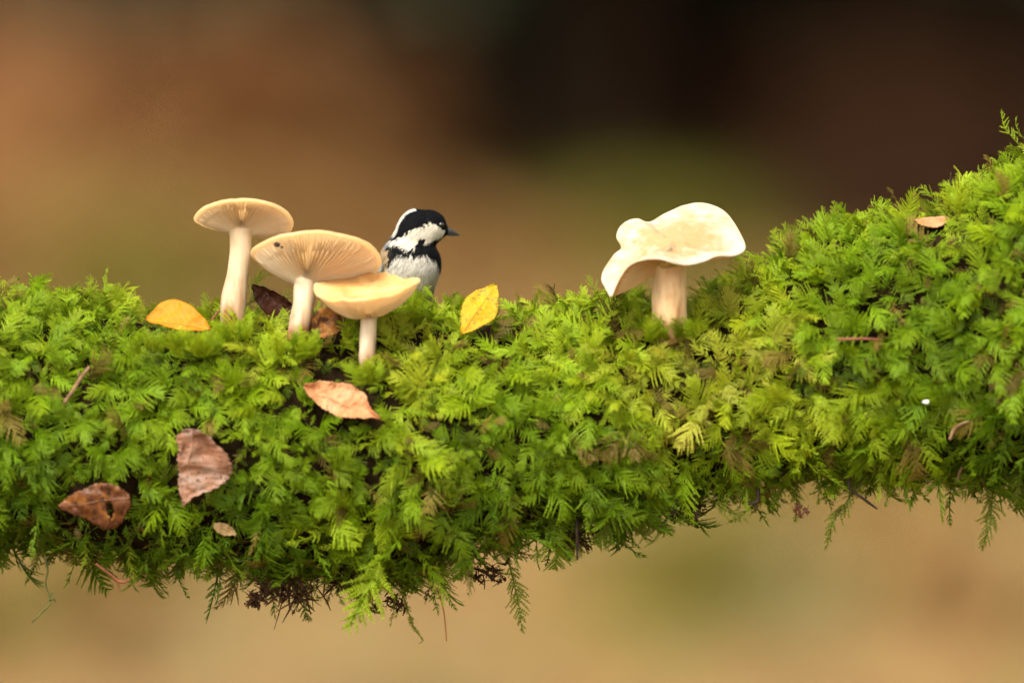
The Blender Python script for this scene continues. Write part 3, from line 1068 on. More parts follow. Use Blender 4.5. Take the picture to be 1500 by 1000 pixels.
mushroom('mushroom', 'small funnel-shaped orange-cream mushroom standing in front of the bird', -.036,
         [(463, 415, 0), (466, 424, -7), (484, 433, -12), (510, 436, -15), (540, 435, -16.5), (572, 428, -14), (596, 419, -9), (613, 410, -2),
          (606, 406, 3), (593, 409, 7), (580, 404, 11), (562, 399, 14), (535, 401, 16), (505, 407, 15), (480, 409, 10)],
         (540, 421, 0), 35, .0014,
         [(540, 456, -1, 13.5), (540, 466, -1, 12.4), (539, 490, -1.5, 12), (538, 510, -2, 12), (537, 526, -2.5, 11.5), (537, 546, -2.5, 8)],
         M['cap_orange'], M['gill'], M['stem_white'], dome=-.0012, quad=True, ngill=46, gdepth=.0018, wav=.0022)
mushroom('mushroom', 'large wavy-edged pale mushroom with thick stem alone on the moss', -.029,
         [(896, 432, -12), (887, 418, -6), (882, 405, -1), (888, 389, 4), (900, 372, 8), (911, 362, 10),
          (904, 348, 13), (908, 334, 16), (920, 324, 18), (934, 320, 20), (951, 325, 20), (973, 313, 22), (999.5, 301, 24), (1026, 297.5, 24),
          (1048, 303, 22), (1065.5, 314, 18), (1081, 336, 10), (1089.7, 356, 3), (1088, 367, 0), (1074, 373, -5), (1048, 374.5, -10), (1026, 383, -15),
          (1004, 386.5, -18), (986, 383, -20), (966.6, 378, -21), (944.6, 379, -21), (927, 385, -20), (915, 396, -19), (904, 415, -17)],
         (985, 352, 1), 34, .0009,
         [(980, 381, -1, 28), (981, 400, -1, 25), (981, 430, -2, 24.5), (981, 455, -1, 25.5), (981, 478, 2, 24), (982, 498, 9, 18)],
         M['cap_pale'], M['gill_tan'], M['stem_tan'], dome=-.0005, quad=False, p_exp=1.4, ngill=60, gdepth=.002,
         spots=((973, 369, 2.4, -9.5, 1), (978, 366.5, 3.2, -9, 1), (983, 363.5, 3.0, -8.5, 1), (988, 361, 2.2, -8, 1)))

# ------------------------------------------------------------------ fallen leaves
def leaf(name, label, base, tip, side, wl, wr, mat, curl=0.0, fold=0.0, arch=0.0, serr=.04, teeth=18, hole=None, ripple=.0006, seed=0, petiole=0.0, rib_mat=None, group=None):
    """base, tip: 3-D points; side: rough 3-D direction of the left half; wl, wr: half widths (m) at even steps from base to tip"""
    base, tip = np.array(base, float), np.array(tip, float)
    ax = tip - base; L = np.linalg.norm(ax); ax /= L
    sd = np.array(side, float); sd -= ax * sd.dot(ax); sd /= np.linalg.norm(sd)
    nr = np.cross(ax, sd)
    nt_, nv_ = 97, 8
    ts = np.linspace(0, 1, nt_)
    k = np.linspace(0, 1, len(wl))
    WL = np.maximum(np.interp(ts, k, wl), 0); WR = np.maximum(np.interp(ts, k, wr), 0)
    ker = np.ones(7) / 7
    WL = np.convolve(np.pad(WL, 3, 'edge'), ker, 'valid'); WR = np.convolve(np.pad(WR, 3, 'edge'), ker, 'valid')
    r2 = np.random.default_rng(seed)
    saw = ((ts * teeth) % 1.0)
    wm = max(max(wl), max(wr))
    WL = WL + wm * serr * (saw - .3) * np.clip(WL / wm * 3, 0, 1) + wm * .02 * np.interp(ts, np.linspace(0, 1, 14), r2.normal(0, 1, 14)) * np.clip(WL / wm * 3, 0, 1)
    WR = WR + wm * serr * (((ts * teeth + .4) % 1.0) - .3) * np.clip(WR / wm * 3, 0, 1) + wm * .02 * np.interp(ts, np.linspace(0, 1, 14), r2.normal(0, 1, 14)) * np.clip(WR / wm * 3, 0, 1)
    V, UV = [], []
    for i, t in enumerate(ts):
        for j in range(-nv_, nv_ + 1):
            v = j / nv_
            w = (WL[i] if v > 0 else WR[i]) * v
            h = fold * abs(w) + curl * v * v * L * .2 + arch * L * 4 * t * (1 - t)
            V.append(base + ax * t * L + sd * w + nr * h)
            UV.append((t, v, 0))
    V = np.array(V)
    V += nr * (ripple * fbm(V * 260 + seed, 61 + seed))[:, None] + sd * (ripple * .4 * fbm(V * 400, 66 + seed))[:, None]
    w_ = 2 * nv_ + 1
    Fc = []
    for i in range(nt_ - 1):
        for j in range(2 * nv_):
            if hole:
                t, v = (i + .5) / (nt_ - 1), (j + .5) / nv_ - 1
                if any(((t - ht) / ha) ** 2 + ((v - hv) / hb) ** 2 < 1 for ht, hv, ha, hb in hole):
                    continue
            a = i * w_ + j
            Fc.append((a, a + 1, a + w_ + 1, a + w_))
    root = empty(name, tuple(base))
    b = mesh_obj('blade', V, Fc, mat, root, attrs={'leaf_uv': ('FLOAT_VECTOR', np.array(UV))})
    so = b.modifiers.new('thickness', 'SOLIDIFY'); so.thickness = .00018; so.offset = 0
    # midrib and stalk
    mid = [Vector(V[i * w_ + nv_]) for i in range(0, nt_ - 4, 4)]
    if petiole:
        mid = [Vector(base - ax * petiole + nr * petiole * .3), Vector(base - ax * petiole * .5 + nr * petiole * .1)] + mid
    rr = np.linspace(.00042, .00016, len(mid))
    rv, rf = tube(mid, rr, 6)
    mesh_obj('midrib', rv, rf, rib_mat or mat, root)
    tag(root, label, 'leaf', group or 'fallen leaves on the moss')
    return root

M['lf_orange'] = thin_leaf_mat('leaf_orange_yellow', [(.3, (.56, .185, .005)), (.6, (.62, .24, .008)), (.8, (.58, .165, .004))], 130, (.66, .34, .02), ((.45, .16, .01), 700, .68))
M['lf_yellow'] = thin_leaf_mat('leaf_yellow', [(.3, (.54, .35, .012)), (.6, (.62, .43, .018)), (.8, (.52, .38, .018))], 160, (.74, .36, .02), ((.20, .17, .07), 900, .60), trans=.4)
M['lf_peach'] = thin_leaf_mat('leaf_peach', [(.28, (.44, .16, .065)), (.5, (.53, .26, .125)), (.72, (.56, .35, .21))], 130, (.50, .22, .10), ((.42, .13, .05), 420, .63), trans=.2)
M['lf_grey'] = thin_leaf_mat('leaf_grey_brown', [(.32, (.19, .075, .04)), (.5, (.28, .15, .10)), (.66, (.32, .24, .21))], 120, (.33, .18, .12), ((.12, .06, .04), 900, .60), trans=.1)
M['lf_brown'] = thin_leaf_mat('leaf_dark_brown', [(.32, (.045, .015, .008)), (.5, (.10, .036, .015)), (.7, (.26, .10, .018))], 190, (.16, .07, .03), ((.03, .014, .01), 500, .62), trans=.08, rough=.4)
M['lf_mottle'] = thin_leaf_mat('leaf_mottled', [(.35, (.03, .016, .011)), (.46, (.09, .04, .018)), (.54, (.30, .13, .03)), (.75, (.38, .19, .05))], 190, (.25, .11, .03), None, trans=.1)
M['lf_deep'] = thin_leaf_mat('leaf_deep_brown', [(.3, (.045, .014, .009)), (.6, (.09, .03, .018)), (.8, (.14, .05, .026))], 150, (.13, .05, .03), None, trans=.08, rough=.35)
M['lf_tan'] = thin_leaf_mat('leaf_tan', [(.3, (.36, .24, .11)), (.7, (.5, .36, .19))], 300, None, None, trans=.15)

def LP(px, py, dy=0.0, lift=.006):
    return P(px, py, surf_y(px, py, lift) + dy)
px_ = lambda *a: [v * S for v in a]

leaf('leaf', 'smooth orange-yellow leaf lying flat on moss at left of the tall mushroom', LP(309, 483, -.001, .010), LP(214, 470, .003, .010), (0, .55, 1),
     px_(0, 12, 21, 28, 33, 37, 38, 34, 24, 3), px_(0, 4, 8, 10, 10, 9, 8, 6, 4, 0), M['lf_orange'], curl=-.22, fold=.12, arch=-.06, serr=.03, teeth=26, seed=1)
leaf('leaf', 'small upright spotted yellow leaf with toothed edge on the log crest', P(677, 490, surf_y(677, 490, .002)), P(726, 419, surf_y(690, 470, -.001)), (-1, .3, .6),
     px_(2, 8, 14, 19, 22.5, 24, 24, 22, 17, 9, 2), px_(2, 9, 15, 20, 24, 26, 25, 21, 15, 8, 1), M['lf_yellow'], curl=.22, fold=-.25, arch=.06, serr=.10, teeth=22, seed=2, rib_mat=M['lf_orange'])
leaf('leaf', 'peach-orange leaf with dried pointed tip on the moss below the mushrooms', LP(445, 566, .004, .008), LP(557, 614, .002, .008), (.25, .35, .9),
     px_(1, 12, 19, 25, 30, 33, 31, 24, 13, 5, 1), px_(1, 9, 14, 17, 19, 19, 18, 14, 9, 4, 1), M['lf_peach'], curl=.35, fold=-.12, arch=-.07, serr=.05, teeth=20, seed=3, ripple=.0011)
leaf('leaf', 'weathered grey-brown leaf hanging point down from the moss', LP(283, 628, .002, .010), LP(269, 742, .0, .011), (-1, 0, .1),
     px_(8, 22, 19, 17, 16, 15, 14, 12, 9, 4, 1), px_(8, 26, 42, 54, 61, 63, 58, 46, 26, 8, 1), M['lf_grey'], curl=-.14, fold=.14, arch=.05, serr=.07, teeth=16, seed=4, ripple=.0012)
leaf('leaf', 'dark rusty brown leaf with a hole, low on the mossy log', LP(190, 728, .0, .012), LP(86, 742, .0, .012), (0, -.2, 1),
     px_(4, 16, 22, 25, 26, 24, 20, 17, 15, 10, 2), px_(10, 26, 38, 44, 43, 38, 30, 22, 15, 9, 2), M['lf_brown'], curl=.06, fold=.08, serr=.05, teeth=13, seed=5, hole=[(.30, -.32, .055, .26)], ripple=.0009)
leaf('leaf', 'deep brown curled leaf on edge behind the broad mushroom stem', P(369, 419, -.006), P(432, 452, -.010), (-.25, -.2, 1),
     px_(2, 9, 12, 14, 14, 13, 12, 10, 6), px_(1, 10, 17, 22, 25, 26, 25, 22, 14), M['lf_deep'], curl=.2, fold=.2, serr=.03, teeth=12, seed=6, ripple=.001)
leaf('leaf', 'mottled black and rust leaf leaning between two mushroom stems', P(447, 492, -.030), P(510, 452, -.024), (-.4, .2, .9),
     px_(4, 14, 19, 21, 20, 16, 10, 2), px_(3, 13, 19, 22, 22, 18, 11, 2), M['lf_mottle'], curl=.1, fold=.1, serr=.05, teeth=12, seed=7, ripple=.001)
leaf('leaf', 'small orange leaf seen edge-on in moss at the thick end of the log', LP(1392, 322, .01), LP(1340, 321, .006), (0, .96, .25),
     px_(4, 20, 28, 30, 26, 16, 2), px_(4, 16, 22, 24, 20, 12, 2), M['lf_peach'], curl=.15, fold=.1, serr=.06, teeth=9, seed=8)
leaf('leaf', 'tiny tan leaf scrap low in the moss under the grey-brown leaf', LP(346, 782, .003, .007), LP(313, 768, .003, .007), (0, 0, 1),
     px_(1, 7, 9, 7, 2), px_(2, 7, 9, 8, 3), M['lf_tan'], serr=.1, teeth=6, seed=9)

# ------------------------------------------------------------------ bird
def surface_nets(f, org, h):
    ins = f < 0
    nx, ny, nz = f.shape
    cs = [(a, b, c) for a in (0, 1) for b in (0, 1) for c in (0, 1)]
    sub = lambda arr, a, b, c: arr[a:nx - 1 + a, b:ny - 1 + b, c:nz - 1 + c]
    cnt = sum(sub(ins, *q).astype(np.int8) for q in cs)
    mask = (cnt > 0) & (cnt < 8)
    ii, jj, kk = np.nonzero(mask)
    acc = np.zeros((len(ii), 3)); num = np.zeros(len(ii))
    for (a, b) in [(p, q) for p in cs for q in cs if sum(q) - sum(p) == 1 and all(y >= x for x, y in zip(p, q))]:
        fa = f[ii + a[0], jj + a[1], kk + a[2]]; fb = f[ii + b[0], jj + b[1], kk + b[2]]
        cr = (fa < 0) != (fb < 0)
        t = np.where(cr, fa / np.where(fa == fb, 1, fa - fb), 0)
        p = np.array(a) + (np.array(b) - np.array(a)) * t[:, None]
        acc += np.where(cr[:, None], p, 0); num += cr
    V = (np.stack([ii, jj, kk], 1) + acc / num[:, None]) * h + org
    idx = -np.ones(mask.shape, np.int64); idx[mask] = np.arange(len(ii))
    Fc = []
    for ax in range(3):
        u, v = (ax + 1) % 3, (ax + 2) % 3
        sl0 = [slice(None)] * 3; sl1 = [slice(None)] * 3
        sl0[ax] = slice(0, -1); sl1[ax] = slice(1, None)
        for s in (sl0, sl1):
            s[u] = slice(1, -1); s[v] = slice(1, -1)
        A, B = ins[tuple(sl0)], ins[tuple(sl1)]
        e = np.argwhere(A != B)
        fl = A[A != B]
        e[:, u] += 1; e[:, v] += 1
        def cidx(du, dv):
            q = e.copy(); q[:, u] += du; q[:, v] += dv
            return idx[q[:, 0], q[:, 1], q[:, 2]]
        quad = np.stack([cidx(-1, -1), cidx(0, -1), cidx(0, 0), cidx(-1, 0)], 1)
        quad[~fl] = quad[~fl][:, ::-1]
        Fc.append(quad)
    return V, np.concatenate(Fc)

def pip(px, py, poly):
    inside = np.zeros(len(px), bool)
    n = len(poly)
    for i in range(n):
        x1, y1 = poly[i]; x2, y2 = poly[(i + 1) % n]
        c = ((y1 > py) != (y2 > py)) & (px < (x2 - x1) * (py - y1) / (y2 - y1 + 1e-12) + x1)
        inside ^= c
    return inside

def zp(*pts):                               # enlarged-view coordinates of the bird to photograph pixels
    return [(540 + x / 7.1407, 290 + y / 7.1407) for x, y in pts]

BIRD_Y = .024
CHEEK = zp((440, 325), (520, 298), (560, 308), (600, 275), (650, 255), (720, 280), (745, 310), (808, 345), (800, 372), (770, 398), (740, 420), (690, 442), (630, 470),
           (598, 460), (575, 415), (545, 415), (512, 465), (500, 510), (440, 525), (380, 528), (330, 500), (200, 478), (150, 470), (230, 445), (290, 440), (370, 398))
CHEST = zp((215, 560), (260, 600), (330, 582), (400, 606), (450, 612), (540, 582), (620, 602), (690, 642), (722, 690), (735, 760), (745, 800), (760, 1400), (250, 1400), (140, 760), (230, 700), (250, 640))
FLANK = zp((60, 500), (150, 500), (215, 530), (235, 590), (205, 690), (230, 760), (190, 1400), (-200, 1400), (-200, 700))
SHOULDER = zp((205, 560), (250, 545), (290, 600), (250, 660), (240, 720), (195, 740), (205, 650))

def bird_color(u, v, w, jit):
    n1 = vnoise(np.stack([u * .35, v * .35, w * .35], 1), 71) * jit
    n2 = vnoise(np.stack([u * .35, v * .35, w * .35], 1), 72) * jit
    n3 = vnoise(np.stack([u * .8, v * .2, w * .8], 1), 73) * jit * .9
    uu, vv = u + n1, v + n2 + np.where(v > 362, n3, 0)
    c = np.tile(np.array([.0035, .004, .006]), (len(u), 1))
    # mantle: blue-grey back, seen at the far left edge
    mant = (vv > 352) & (uu < 585) & (w > -14)
    c[mant] = (.16, .18, .22)
    fl = pip(uu, vv, FLANK)
    c[fl] = (.44, .33, .20)
    ch = pip(uu, vv, CHEST)
    t = np.clip((vv - 392) / 36, 0, 1)[:, None]
    c[ch] = ((1 - t) * np.array([.46, .45, .42]) + t * np.array([.30, .28, .15]))[ch]
    sh = pip(uu, vv, SHOULDER)
    c[sh] = (.02, .02, .022)
    # streaks in the flank
    stv = vnoise(np.stack([u * .12 + v * .04, v * .5 - u * .2, w * .3], 1), 75)
    c[fl & (stv > .35)] *= .3
    ck = pip(uu, vv, CHEEK) & (np.abs(w) > 9)
    c[ck] = (.56, .54, .48)
    stripe = (np.abs(w + n1 * .5 + 7) < 6.5) & (uu < 609) & (vv < 345) & (uu + vv < 936)
    c[stripe] = (.58, .57, .54)
    c *= (1 + .22 * vnoise(np.stack([u * .7 + v * .25, v * .12 - u * .1, w * .6], 1), 78))[:, None]
    c *= (1 + .12 * vnoise(np.stack([u * .9, v * .9, w * .9], 1), 77))[:, None]
    return np.clip(c, 0, 1)

def build_bird():
    h = 1.4
    org = np.array([470., 290., -70.])
    shp = (int(220 / h), int(300 / h), int(160 / h))
    g = np.stack(np.meshgrid(*[np.arange(s) * h for s in shp], indexing='ij'), -1) + org
    caps = [((613, 335.5, 0, 31), (628, 332.5, 0, 26)), ((640, 331, 0, 15), (650, 337.5, 0, 7)), ((608, 348, 0, 30), (590, 379, 2, 33)),
            ((605, 387, 0, 41.5), (588, 435, 14, 43)), ((588, 435, 14, 43), (556, 490, 34, 33)), ((556, 490, 34, 33), (528, 530, 44, 12))]
    f = None
    for a, b in caps:
        a, b = np.array(a, float), np.array(b, float)
        ba = b[:3] - a[:3]
        t = np.clip(((g - a[:3]) @ ba) / ba.dot(ba), 0, 1)
        q = g - a[:3] - t[..., None] * ba
        q[..., 2] /= .94
        d = np.linalg.norm(q, axis=-1) - (a[3] + (b[3] - a[3]) * t)
        if f is None: f = d
        else:
            k = 7.0
            hh = np.clip(.5 + .5 * (d - f) / k, 0, 1)
            f = d * (1 - hh) + f * hh - k * hh * (1 - hh)
    V, Fc = surface_nets(f, org, h)
    # outward normals by the field's gradient
    gx = np.stack(np.gradient(f, h), -1)
    ix = np.clip(((V - org) / h).round().astype(int), 0, np.array(shp) - 1)
    nn = gx[ix[:, 0], ix[:, 1], ix[:, 2]]; nn /= np.linalg.norm(nn, axis=1)[:, None]
    def W3(p):
        """bird pixels (u, v, depth px) to the world"""
        p = np.asarray(p)
        c0 = np.array(P(600, 400, BIRD_Y))
        return np.stack([c0[0] + (p[:, 0] - 600) * S, c0[1] + p[:, 2] * S, c0[2] - (p[:, 1] - 400) * S], 1)
    root = empty('bird', tuple(W3(np.array([[570., 470., 20.]]))[0]))
    cc = bird_color(V[:, 0], V[:, 1], V[:, 2], 2.2)
    Vw = W3(V + nn * (.5 * vnoise(V * .5, 81))[:, None])
    body = mesh_obj('body', Vw, Fc, color_attr_mat('plumage_skin', 'col', .8, .08), root, attrs={'col': ('FLOAT_COLOR', np.concatenate([cc, np.ones((len(cc), 1))], 1))})
    # check orientation of the faces
    bm = bmesh.new(); bm.from_mesh(body.data); bmesh.ops.recalc_face_normals(bm, faces=bm.faces); bm.to_mesh(body.data); bm.free()
    body.data.shade_smooth()
    # plumage: short barbs lying along the flow from bill to tail
    r2 = np.random.default_rng(5)
    sel = r2.choice(len(V), 26000)
    p, n = V[sel] + r2.uniform(-.7, .7, (len(sel), 3)), nn[sel]
    flow = np.where((p[:, 1] < 360)[:, None], np.array([-.75, .62, .0]), np.array([-.35, .93, .1]))
    flow = flow + r2.normal(0, .16, flow.shape)
    flow = flow - n * np.sum(flow * n, 1)[:, None]
    flow /= np.linalg.norm(flow, axis=1)[:, None] + 1e-9
    hd = p[:, 1] < 352
    ln = np.where(hd, 4.6, 7.0) * r2.uniform(.7, 1.4, len(p))
    bill = np.exp(-((p[:, 0] - 656) ** 2 + (p[:, 1] - 338) ** 2) / 90)
    ln *= 1 - .7 * bill
    d = flow + n * r2.uniform(.04, .26, (len(p), 1))
    s = np.cross(n, flow) * np.where(hd, .42, .6)[:, None]
    q = np.stack([p - s, p + s, p + d * ln[:, None]], 1)
    pc = bird_color(p[:, 0], p[:, 1], p[:, 2], 5.0)
    dark = pc.sum(1) < .1
    pc *= r2.uniform(.8, 1.15, (len(p), 1))
    pcc = np.repeat(np.concatenate([pc, np.ones((len(pc), 1))], 1), 3, 0)
    F2 = np.arange(len(p) * 3).reshape(-1, 3)
    o = mesh_obj('plumage', W3(q.reshape(-1, 3)), F2, color_attr_mat('feather_barbs', 'col', .75, .08), root, attrs={'col': ('FLOAT_COLOR', pcc)}, smooth=False)
    o['kind'] = 'stuff'
    # bill: two mandibles
    bm_ = noise_mat('bill_horn', [(.3, (.012, .013, .015)), (.7, (.035, .037, .04))], 300, 3, .35, spec=.35)
    bk = empty('beak', tuple(W3(np.array([[654., 339., 0.]]))[0]))
    for nm, pts in (('upper_mandible', [(650, 336.5, 0, 5.6), (656, 337.2, 0, 4.9), (663, 339.6, 0, 3.7), (669, 342.2, 0, 2.2), (673.8, 344.8, 0, .5)]),
                    ('lower_mandible', [(650, 341.5, 0, 4.0), (656, 341.6, 0, 3.4), (663, 342.8, 0, 2.5), (668, 344, 0, 1.5), (672, 344.9, 0, .4)])):
        sp = smooth_path(pts, 18)
        v, f_ = tube([Vector(t) for t in sp[:, :3]], sp[:, 3], 14)
        v = np.array([tuple(t) for t in v]); v[:, 2] *= .72
        mesh_obj(nm, W3(v), f_, bm_, bk)
    bk.parent = root; bk.matrix_parent_inverse = Matrix.Translation(root.location).inverted()
    # eyes
    em, n_, l_, b_ = new_mat('eye_black')
    b_.inputs['Base Color'].default_value = (.006, .005, .004, 1); b_.inputs['Roughness'].default_value = .06; b_.inputs['Specular IOR Level'].default_value = .8
    for sgn in (-1, 1):
        bm = bmesh.new(); bmesh.ops.create_uvsphere(bm, u_segments=24, v_segments=16, radius=4.3 * S)
        c = Vector(W3(np.array([[646.2, 328.5, sgn * 17.2]]))[0])
        bmesh.ops.translate(bm, vec=c, verts=bm.verts)
        me = bpy.data.meshes.new('eye'); bm.to_mesh(me); bm.free(); me.shade_smooth(); me.materials.append(em)
        e = bpy.data.objects.new('eye', me); col.objects.link(e); e.parent = root; e.matrix_parent_inverse = Matrix.Translation(root.location).inverted()
    # folded wings: overlapping flight feathers, two pale bars
    wm = noise_mat('wing_grey', [(.3, (.07, .075, .08)), (.7, (.16, .16, .15))], 250, 3, .6)
    wb = noise_mat('wing_bar', [(.3, (.60, .58, .52)), (.7, (.72, .70, .64))], 250, 3, .6)
    def feather(a, b, wd, nrm_, mt, nm, par):
        a, b = np.array(a, float), np.array(b, float); ax = b - a; L = np.linalg.norm(ax); ax /= L
        s = np.cross(ax, nrm_); s /= np.linalg.norm(s)
        pts, fc = [], []
        for i, t in enumerate(np.linspace(0, 1, 12)):
            w = wd * (min(1, .45 + t * 2) * (1 - max(0, (t - .8) / .2) ** 2 * .85))
            cpt = a + ax * L * t + np.array(nrm_) * 3 * math.sin(math.pi * t)
            pts += [cpt - s * w, cpt + np.array(nrm_) * 1.0, cpt + s * w]
        for i in range(11):
            k = i * 3
            fc += [(k, k + 1, k + 4, k + 3), (k + 1, k + 2, k + 5, k + 4)]
        o = mesh_obj(nm, W3(np.array(pts)), fc, mt, par)
        md = o.modifiers.new('t', 'SOLIDIFY'); md.thickness = .0003
        return o
    for sgn in (-1, 1):
        wr = empty('wing', tuple(W3(np.array([[570., 400., sgn * 36.]]))[0]))
        for k in range(7):
            t = k / 6
            feather((560 - 8 * t, 392 + 14 * t, 18 + sgn * (31 - 4 * t)), (505 + 22 * t, 545 - 50 * t, 52 + sgn * (12 + 10 * t)), 7, (-.35, .0, sgn * .93), wm, 'flight_feather', wr)
        for k in range(5):
            feather((560 - 4 * k, 386 + 7 * k, 18 + sgn * 33), (548 - 4 * k, 416 + 7 * k, 20 + sgn * 37), 4.5, (-.3, .0, sgn * .95), wb if k % 2 else wm, 'covert_feather', wr)
        wr.parent = root; wr.matrix_parent_inverse = Matrix.Translation(root.location).inverted()
    tl = empty('tail', tuple(W3(np.array([[528., 528., 44.]]))[0]))
    for k in range(6):
        e = k - 2.5
        feather((535 + e, 515, 42 + e * 1.5), (470 + e * 2, 668, 66 + e * 5), 7, (-.85, -.4, .1), wm, 'tail_feather', tl)
    tl.parent = root; tl.matrix_parent_inverse = Matrix.Translation(root.location).inverted()
    lm = noise_mat('leg_grey', [(.3, (.05, .055, .065)), (.7, (.10, .11, .12))], 400, 3, .5)
    for sgn in (-1, 1):
        lp = [(582 + sgn * 14, 466, 6 + sgn * 5), (590 + sgn * 16, 484, -4 + sgn * 3), (584 + sgn * 16, 497, -22)]
        v, f_ = tube([Vector(t) for t in lp], [3.2, 2.2, 2.2], 8)
        parts = [(v, f_)]
        for a in (-.5, 0, .5, math.pi):
            dl = 22
            dirv = Vector((math.sin(a) * .8, -.15 * math.cos(a) * 1.2, -math.cos(a)))
            fp = Vector(lp[2])
            parts.append(tube([fp, fp + dirv * dl * .5 + Vector((0, -2, 0)), fp + dirv * dl + Vector((0, 2, 0))], [2.1, 1.8, .7], 7))
        v, f_ = merge(parts)
        mesh_obj('leg', W3(np.array([tuple(t) for t in v])), f_, lm, root)
    tag(root, 'small black-headed bird with white cheek patch perched behind the mushrooms', 'bird')
build_bird()

# ------------------------------------------------------------------ sprigs, hanging strands, twigs and crumbs
def sprig(name, label, pts, y, mat, W=.3, n=12, seed=0, group=None, cat='moss sprig', roll=0, leaflet=.042, dens=1.0, droop=.2):
    """single moss shoot whose stem follows photograph points"""
    V, Fc, A = frond_mesh(seed, W=W, n=n, e0=0, e1=0, bend=0, leaflet=leaflet, droop=droop, dens=dens * .88, whorl=.75, step=.032)
    V = np.array(V)
    sp = smooth_path([tuple(P(px, py, y + dy * .001)) for px, py, dy in pts], 60)
    seg = np.linalg.norm(np.diff(sp, axis=0), axis=1); cum = np.concatenate([[0], np.cumsum(seg)]); L = cum[-1]
    t = np.clip(V[:, 0], 0, 1.15) * L
    c = np.stack([np.interp(t, cum, sp[:, k]) for k in range(3)], 1)
    tan = np.gradient(sp, axis=0); tan /= np.linalg.norm(tan, axis=1)[:, None]
    tt = np.stack([np.interp(t, cum, tan[:, k]) for k in range(3)], 1)
    over = np.maximum(V[:, 0] - 1, 0) * L
    c += tt * over[:, None]
    view = np.array([math.sin(roll), -math.cos(roll), 0.15])
    b = np.cross(view, tt); b /= np.linalg.norm(b, axis=1)[:, None]
    nn = np.cross(tt, b)
    out = c + b * (V[:, 1] * L)[:, None] + nn * (V[:, 2] * L)[:, None]
    o = mesh_obj(name, out, Fc, mat, attrs={'age': ('FLOAT', A)})
    tag(o, label, cat, group)
    return o

G1, G2 = 'moss sprigs standing on the crest', 'moss strands hanging from the log'
sprig('moss_sprig', 'thin upright moss shoot above the dip left of the orange-yellow leaf', [(178, 446, 0), (163, 428, 0), (154, 412, 0), (155, 400, 0), (159, 391, 0)], .0, M['moss_fresh'], .13, 12, 201, G1)
sprig('moss_sprig', 'short moss shoot leaning beside the thin upright shoot', [(190, 450, 0), (182, 434, 0), (175, 422, 0), (174, 412, 0)], .0, M['moss_fresh'], .22, 10, 202, G1)
sprig('moss_sprig', 'curling moss sprig between tall mushroom and broad mushroom', [(372, 440, 0), (374, 420, 0), (384, 406, 0), (397, 400, 0)], -.004, M['moss_fresh'], .36, 9, 203, G1, dens=.9)
sprig('moss_sprig', 'second curling moss sprig above the deep brown leaf', [(366, 446, 0), (372, 425, 0), (376, 408, 0), (385, 396, 0)], .002, M['moss_fresh'], .3, 9, 204, G1)
sprig('moss_sprig', 'small moss sprig behind the broad mushroom stem', [(412, 452, 0), (420, 436, 0), (428, 424, 0)], .004, M['moss_fresh'], .4, 9, 205, G1)
sprig('moss_sprig', 'moss sprig rising just left of the upright yellow leaf', [(684, 470, 0), (678, 450, 0), (671, 436, 0), (667, 428, 0)], .006, M['moss_fresh'], .3, 10, 206, G1)
sprig('moss_sprig', 'leafy moss shoot curling beside the bare black twig', [(1385, 312, 0), (1372, 298, 0), (1362, 284, 0), (1347, 272, 0)], .006, M['moss_fresh'], .3, 11, 207, G1)
sprig('moss_sprig', 'tall feathery moss shoot at the thick end of the log', [(1500, 220, 0), (1482, 200, 0), (1470, 182, 0), (1467, 160, 0)], .004, M['moss_fresh'], .2, 9, 208, G1, dens=.85)
sprig('moss_sprig', 'moss shoot next to the tall feathery shoot', [(1506, 212, 0), (1494, 195, 0), (1488, 182, 0), (1490, 170, 0)], .006, M['moss_fresh'], .24, 8, 209, G1, dens=.85)
sprig('moss_sprig', 'moss shoot poking up by the pale mushroom drooping cap edge', [(880, 440, 0), (872, 425, 0), (864, 412, 0), (862, 402, 0)], .004, M['moss_fresh'], .3, 10, 210, G1)
for i, (x, y, t) in enumerate(((132, 420, 404), (1205, 322, 303), (1222, 318, 294), (1285, 312, 288), (1300, 314, 290), (1150, 345, 326), (1440, 262, 240), (60, 432, 412), (300, 444, 430), (625, 440, 418), (650, 446, 430), (760, 448, 434), (800, 440, 428))):
    sprig('moss_sprig', 'short feathery moss tip standing on the skyline of the log', [(x + 4, y + 22, 0), (x + 2, y + 4, 0), (x, (y + t) / 2 - 2, 0), (x - 5 + (i * 7) % 11, t, 0)], .002 + .003 * (i % 3), M['moss_fresh'], .34, 11, 220 + i, G1, roll=.3 * ((i % 5) - 2))

sprig('moss_strand', 'long bright moss plume hanging at the lowest bulge of the log', [(560, 800, -3), (552, 830, -4), (535, 870, -4), (508, 922, -3)], -.036, M['moss_fresh'], .30, 22, 301, G2, 'moss strand', leaflet=.055, droop=.45)
sprig('moss_strand', 'dark feathery moss strand hanging free below the log', [(745, 820, 0), (752, 850, 0), (760, 885, 0), (765, 927, 0)], -.02, M['moss_dull'], .2, 18, 302, G2, 'moss strand')
sprig('moss_strand', 'straggly green strand with curled end beside the bright plume', [(590, 870, 0), (598, 895, 0), (606, 918, 0), (619, 936, 0), (613, 942, 0)], -.02, M['moss_dull'], .07, 20, 303, G2, 'moss strand')
sprig('moss_strand', 'forked green strand under the yellow moss, with thin brown tip', [(1265, 700, 0), (1240, 735, 0), (1218, 770, 0), (1210, 806, 0)], -.02, M['moss_dull'], .16, 18, 304, G2, 'moss strand')
sprig('moss_strand', 'short strand curving right beneath the pale mushroom', [(1045, 730, 0), (1058, 745, 0), (1080, 755, 0), (1098, 765, 0)], -.022, M['moss_dull'], .26, 13, 305, G2, 'moss strand')
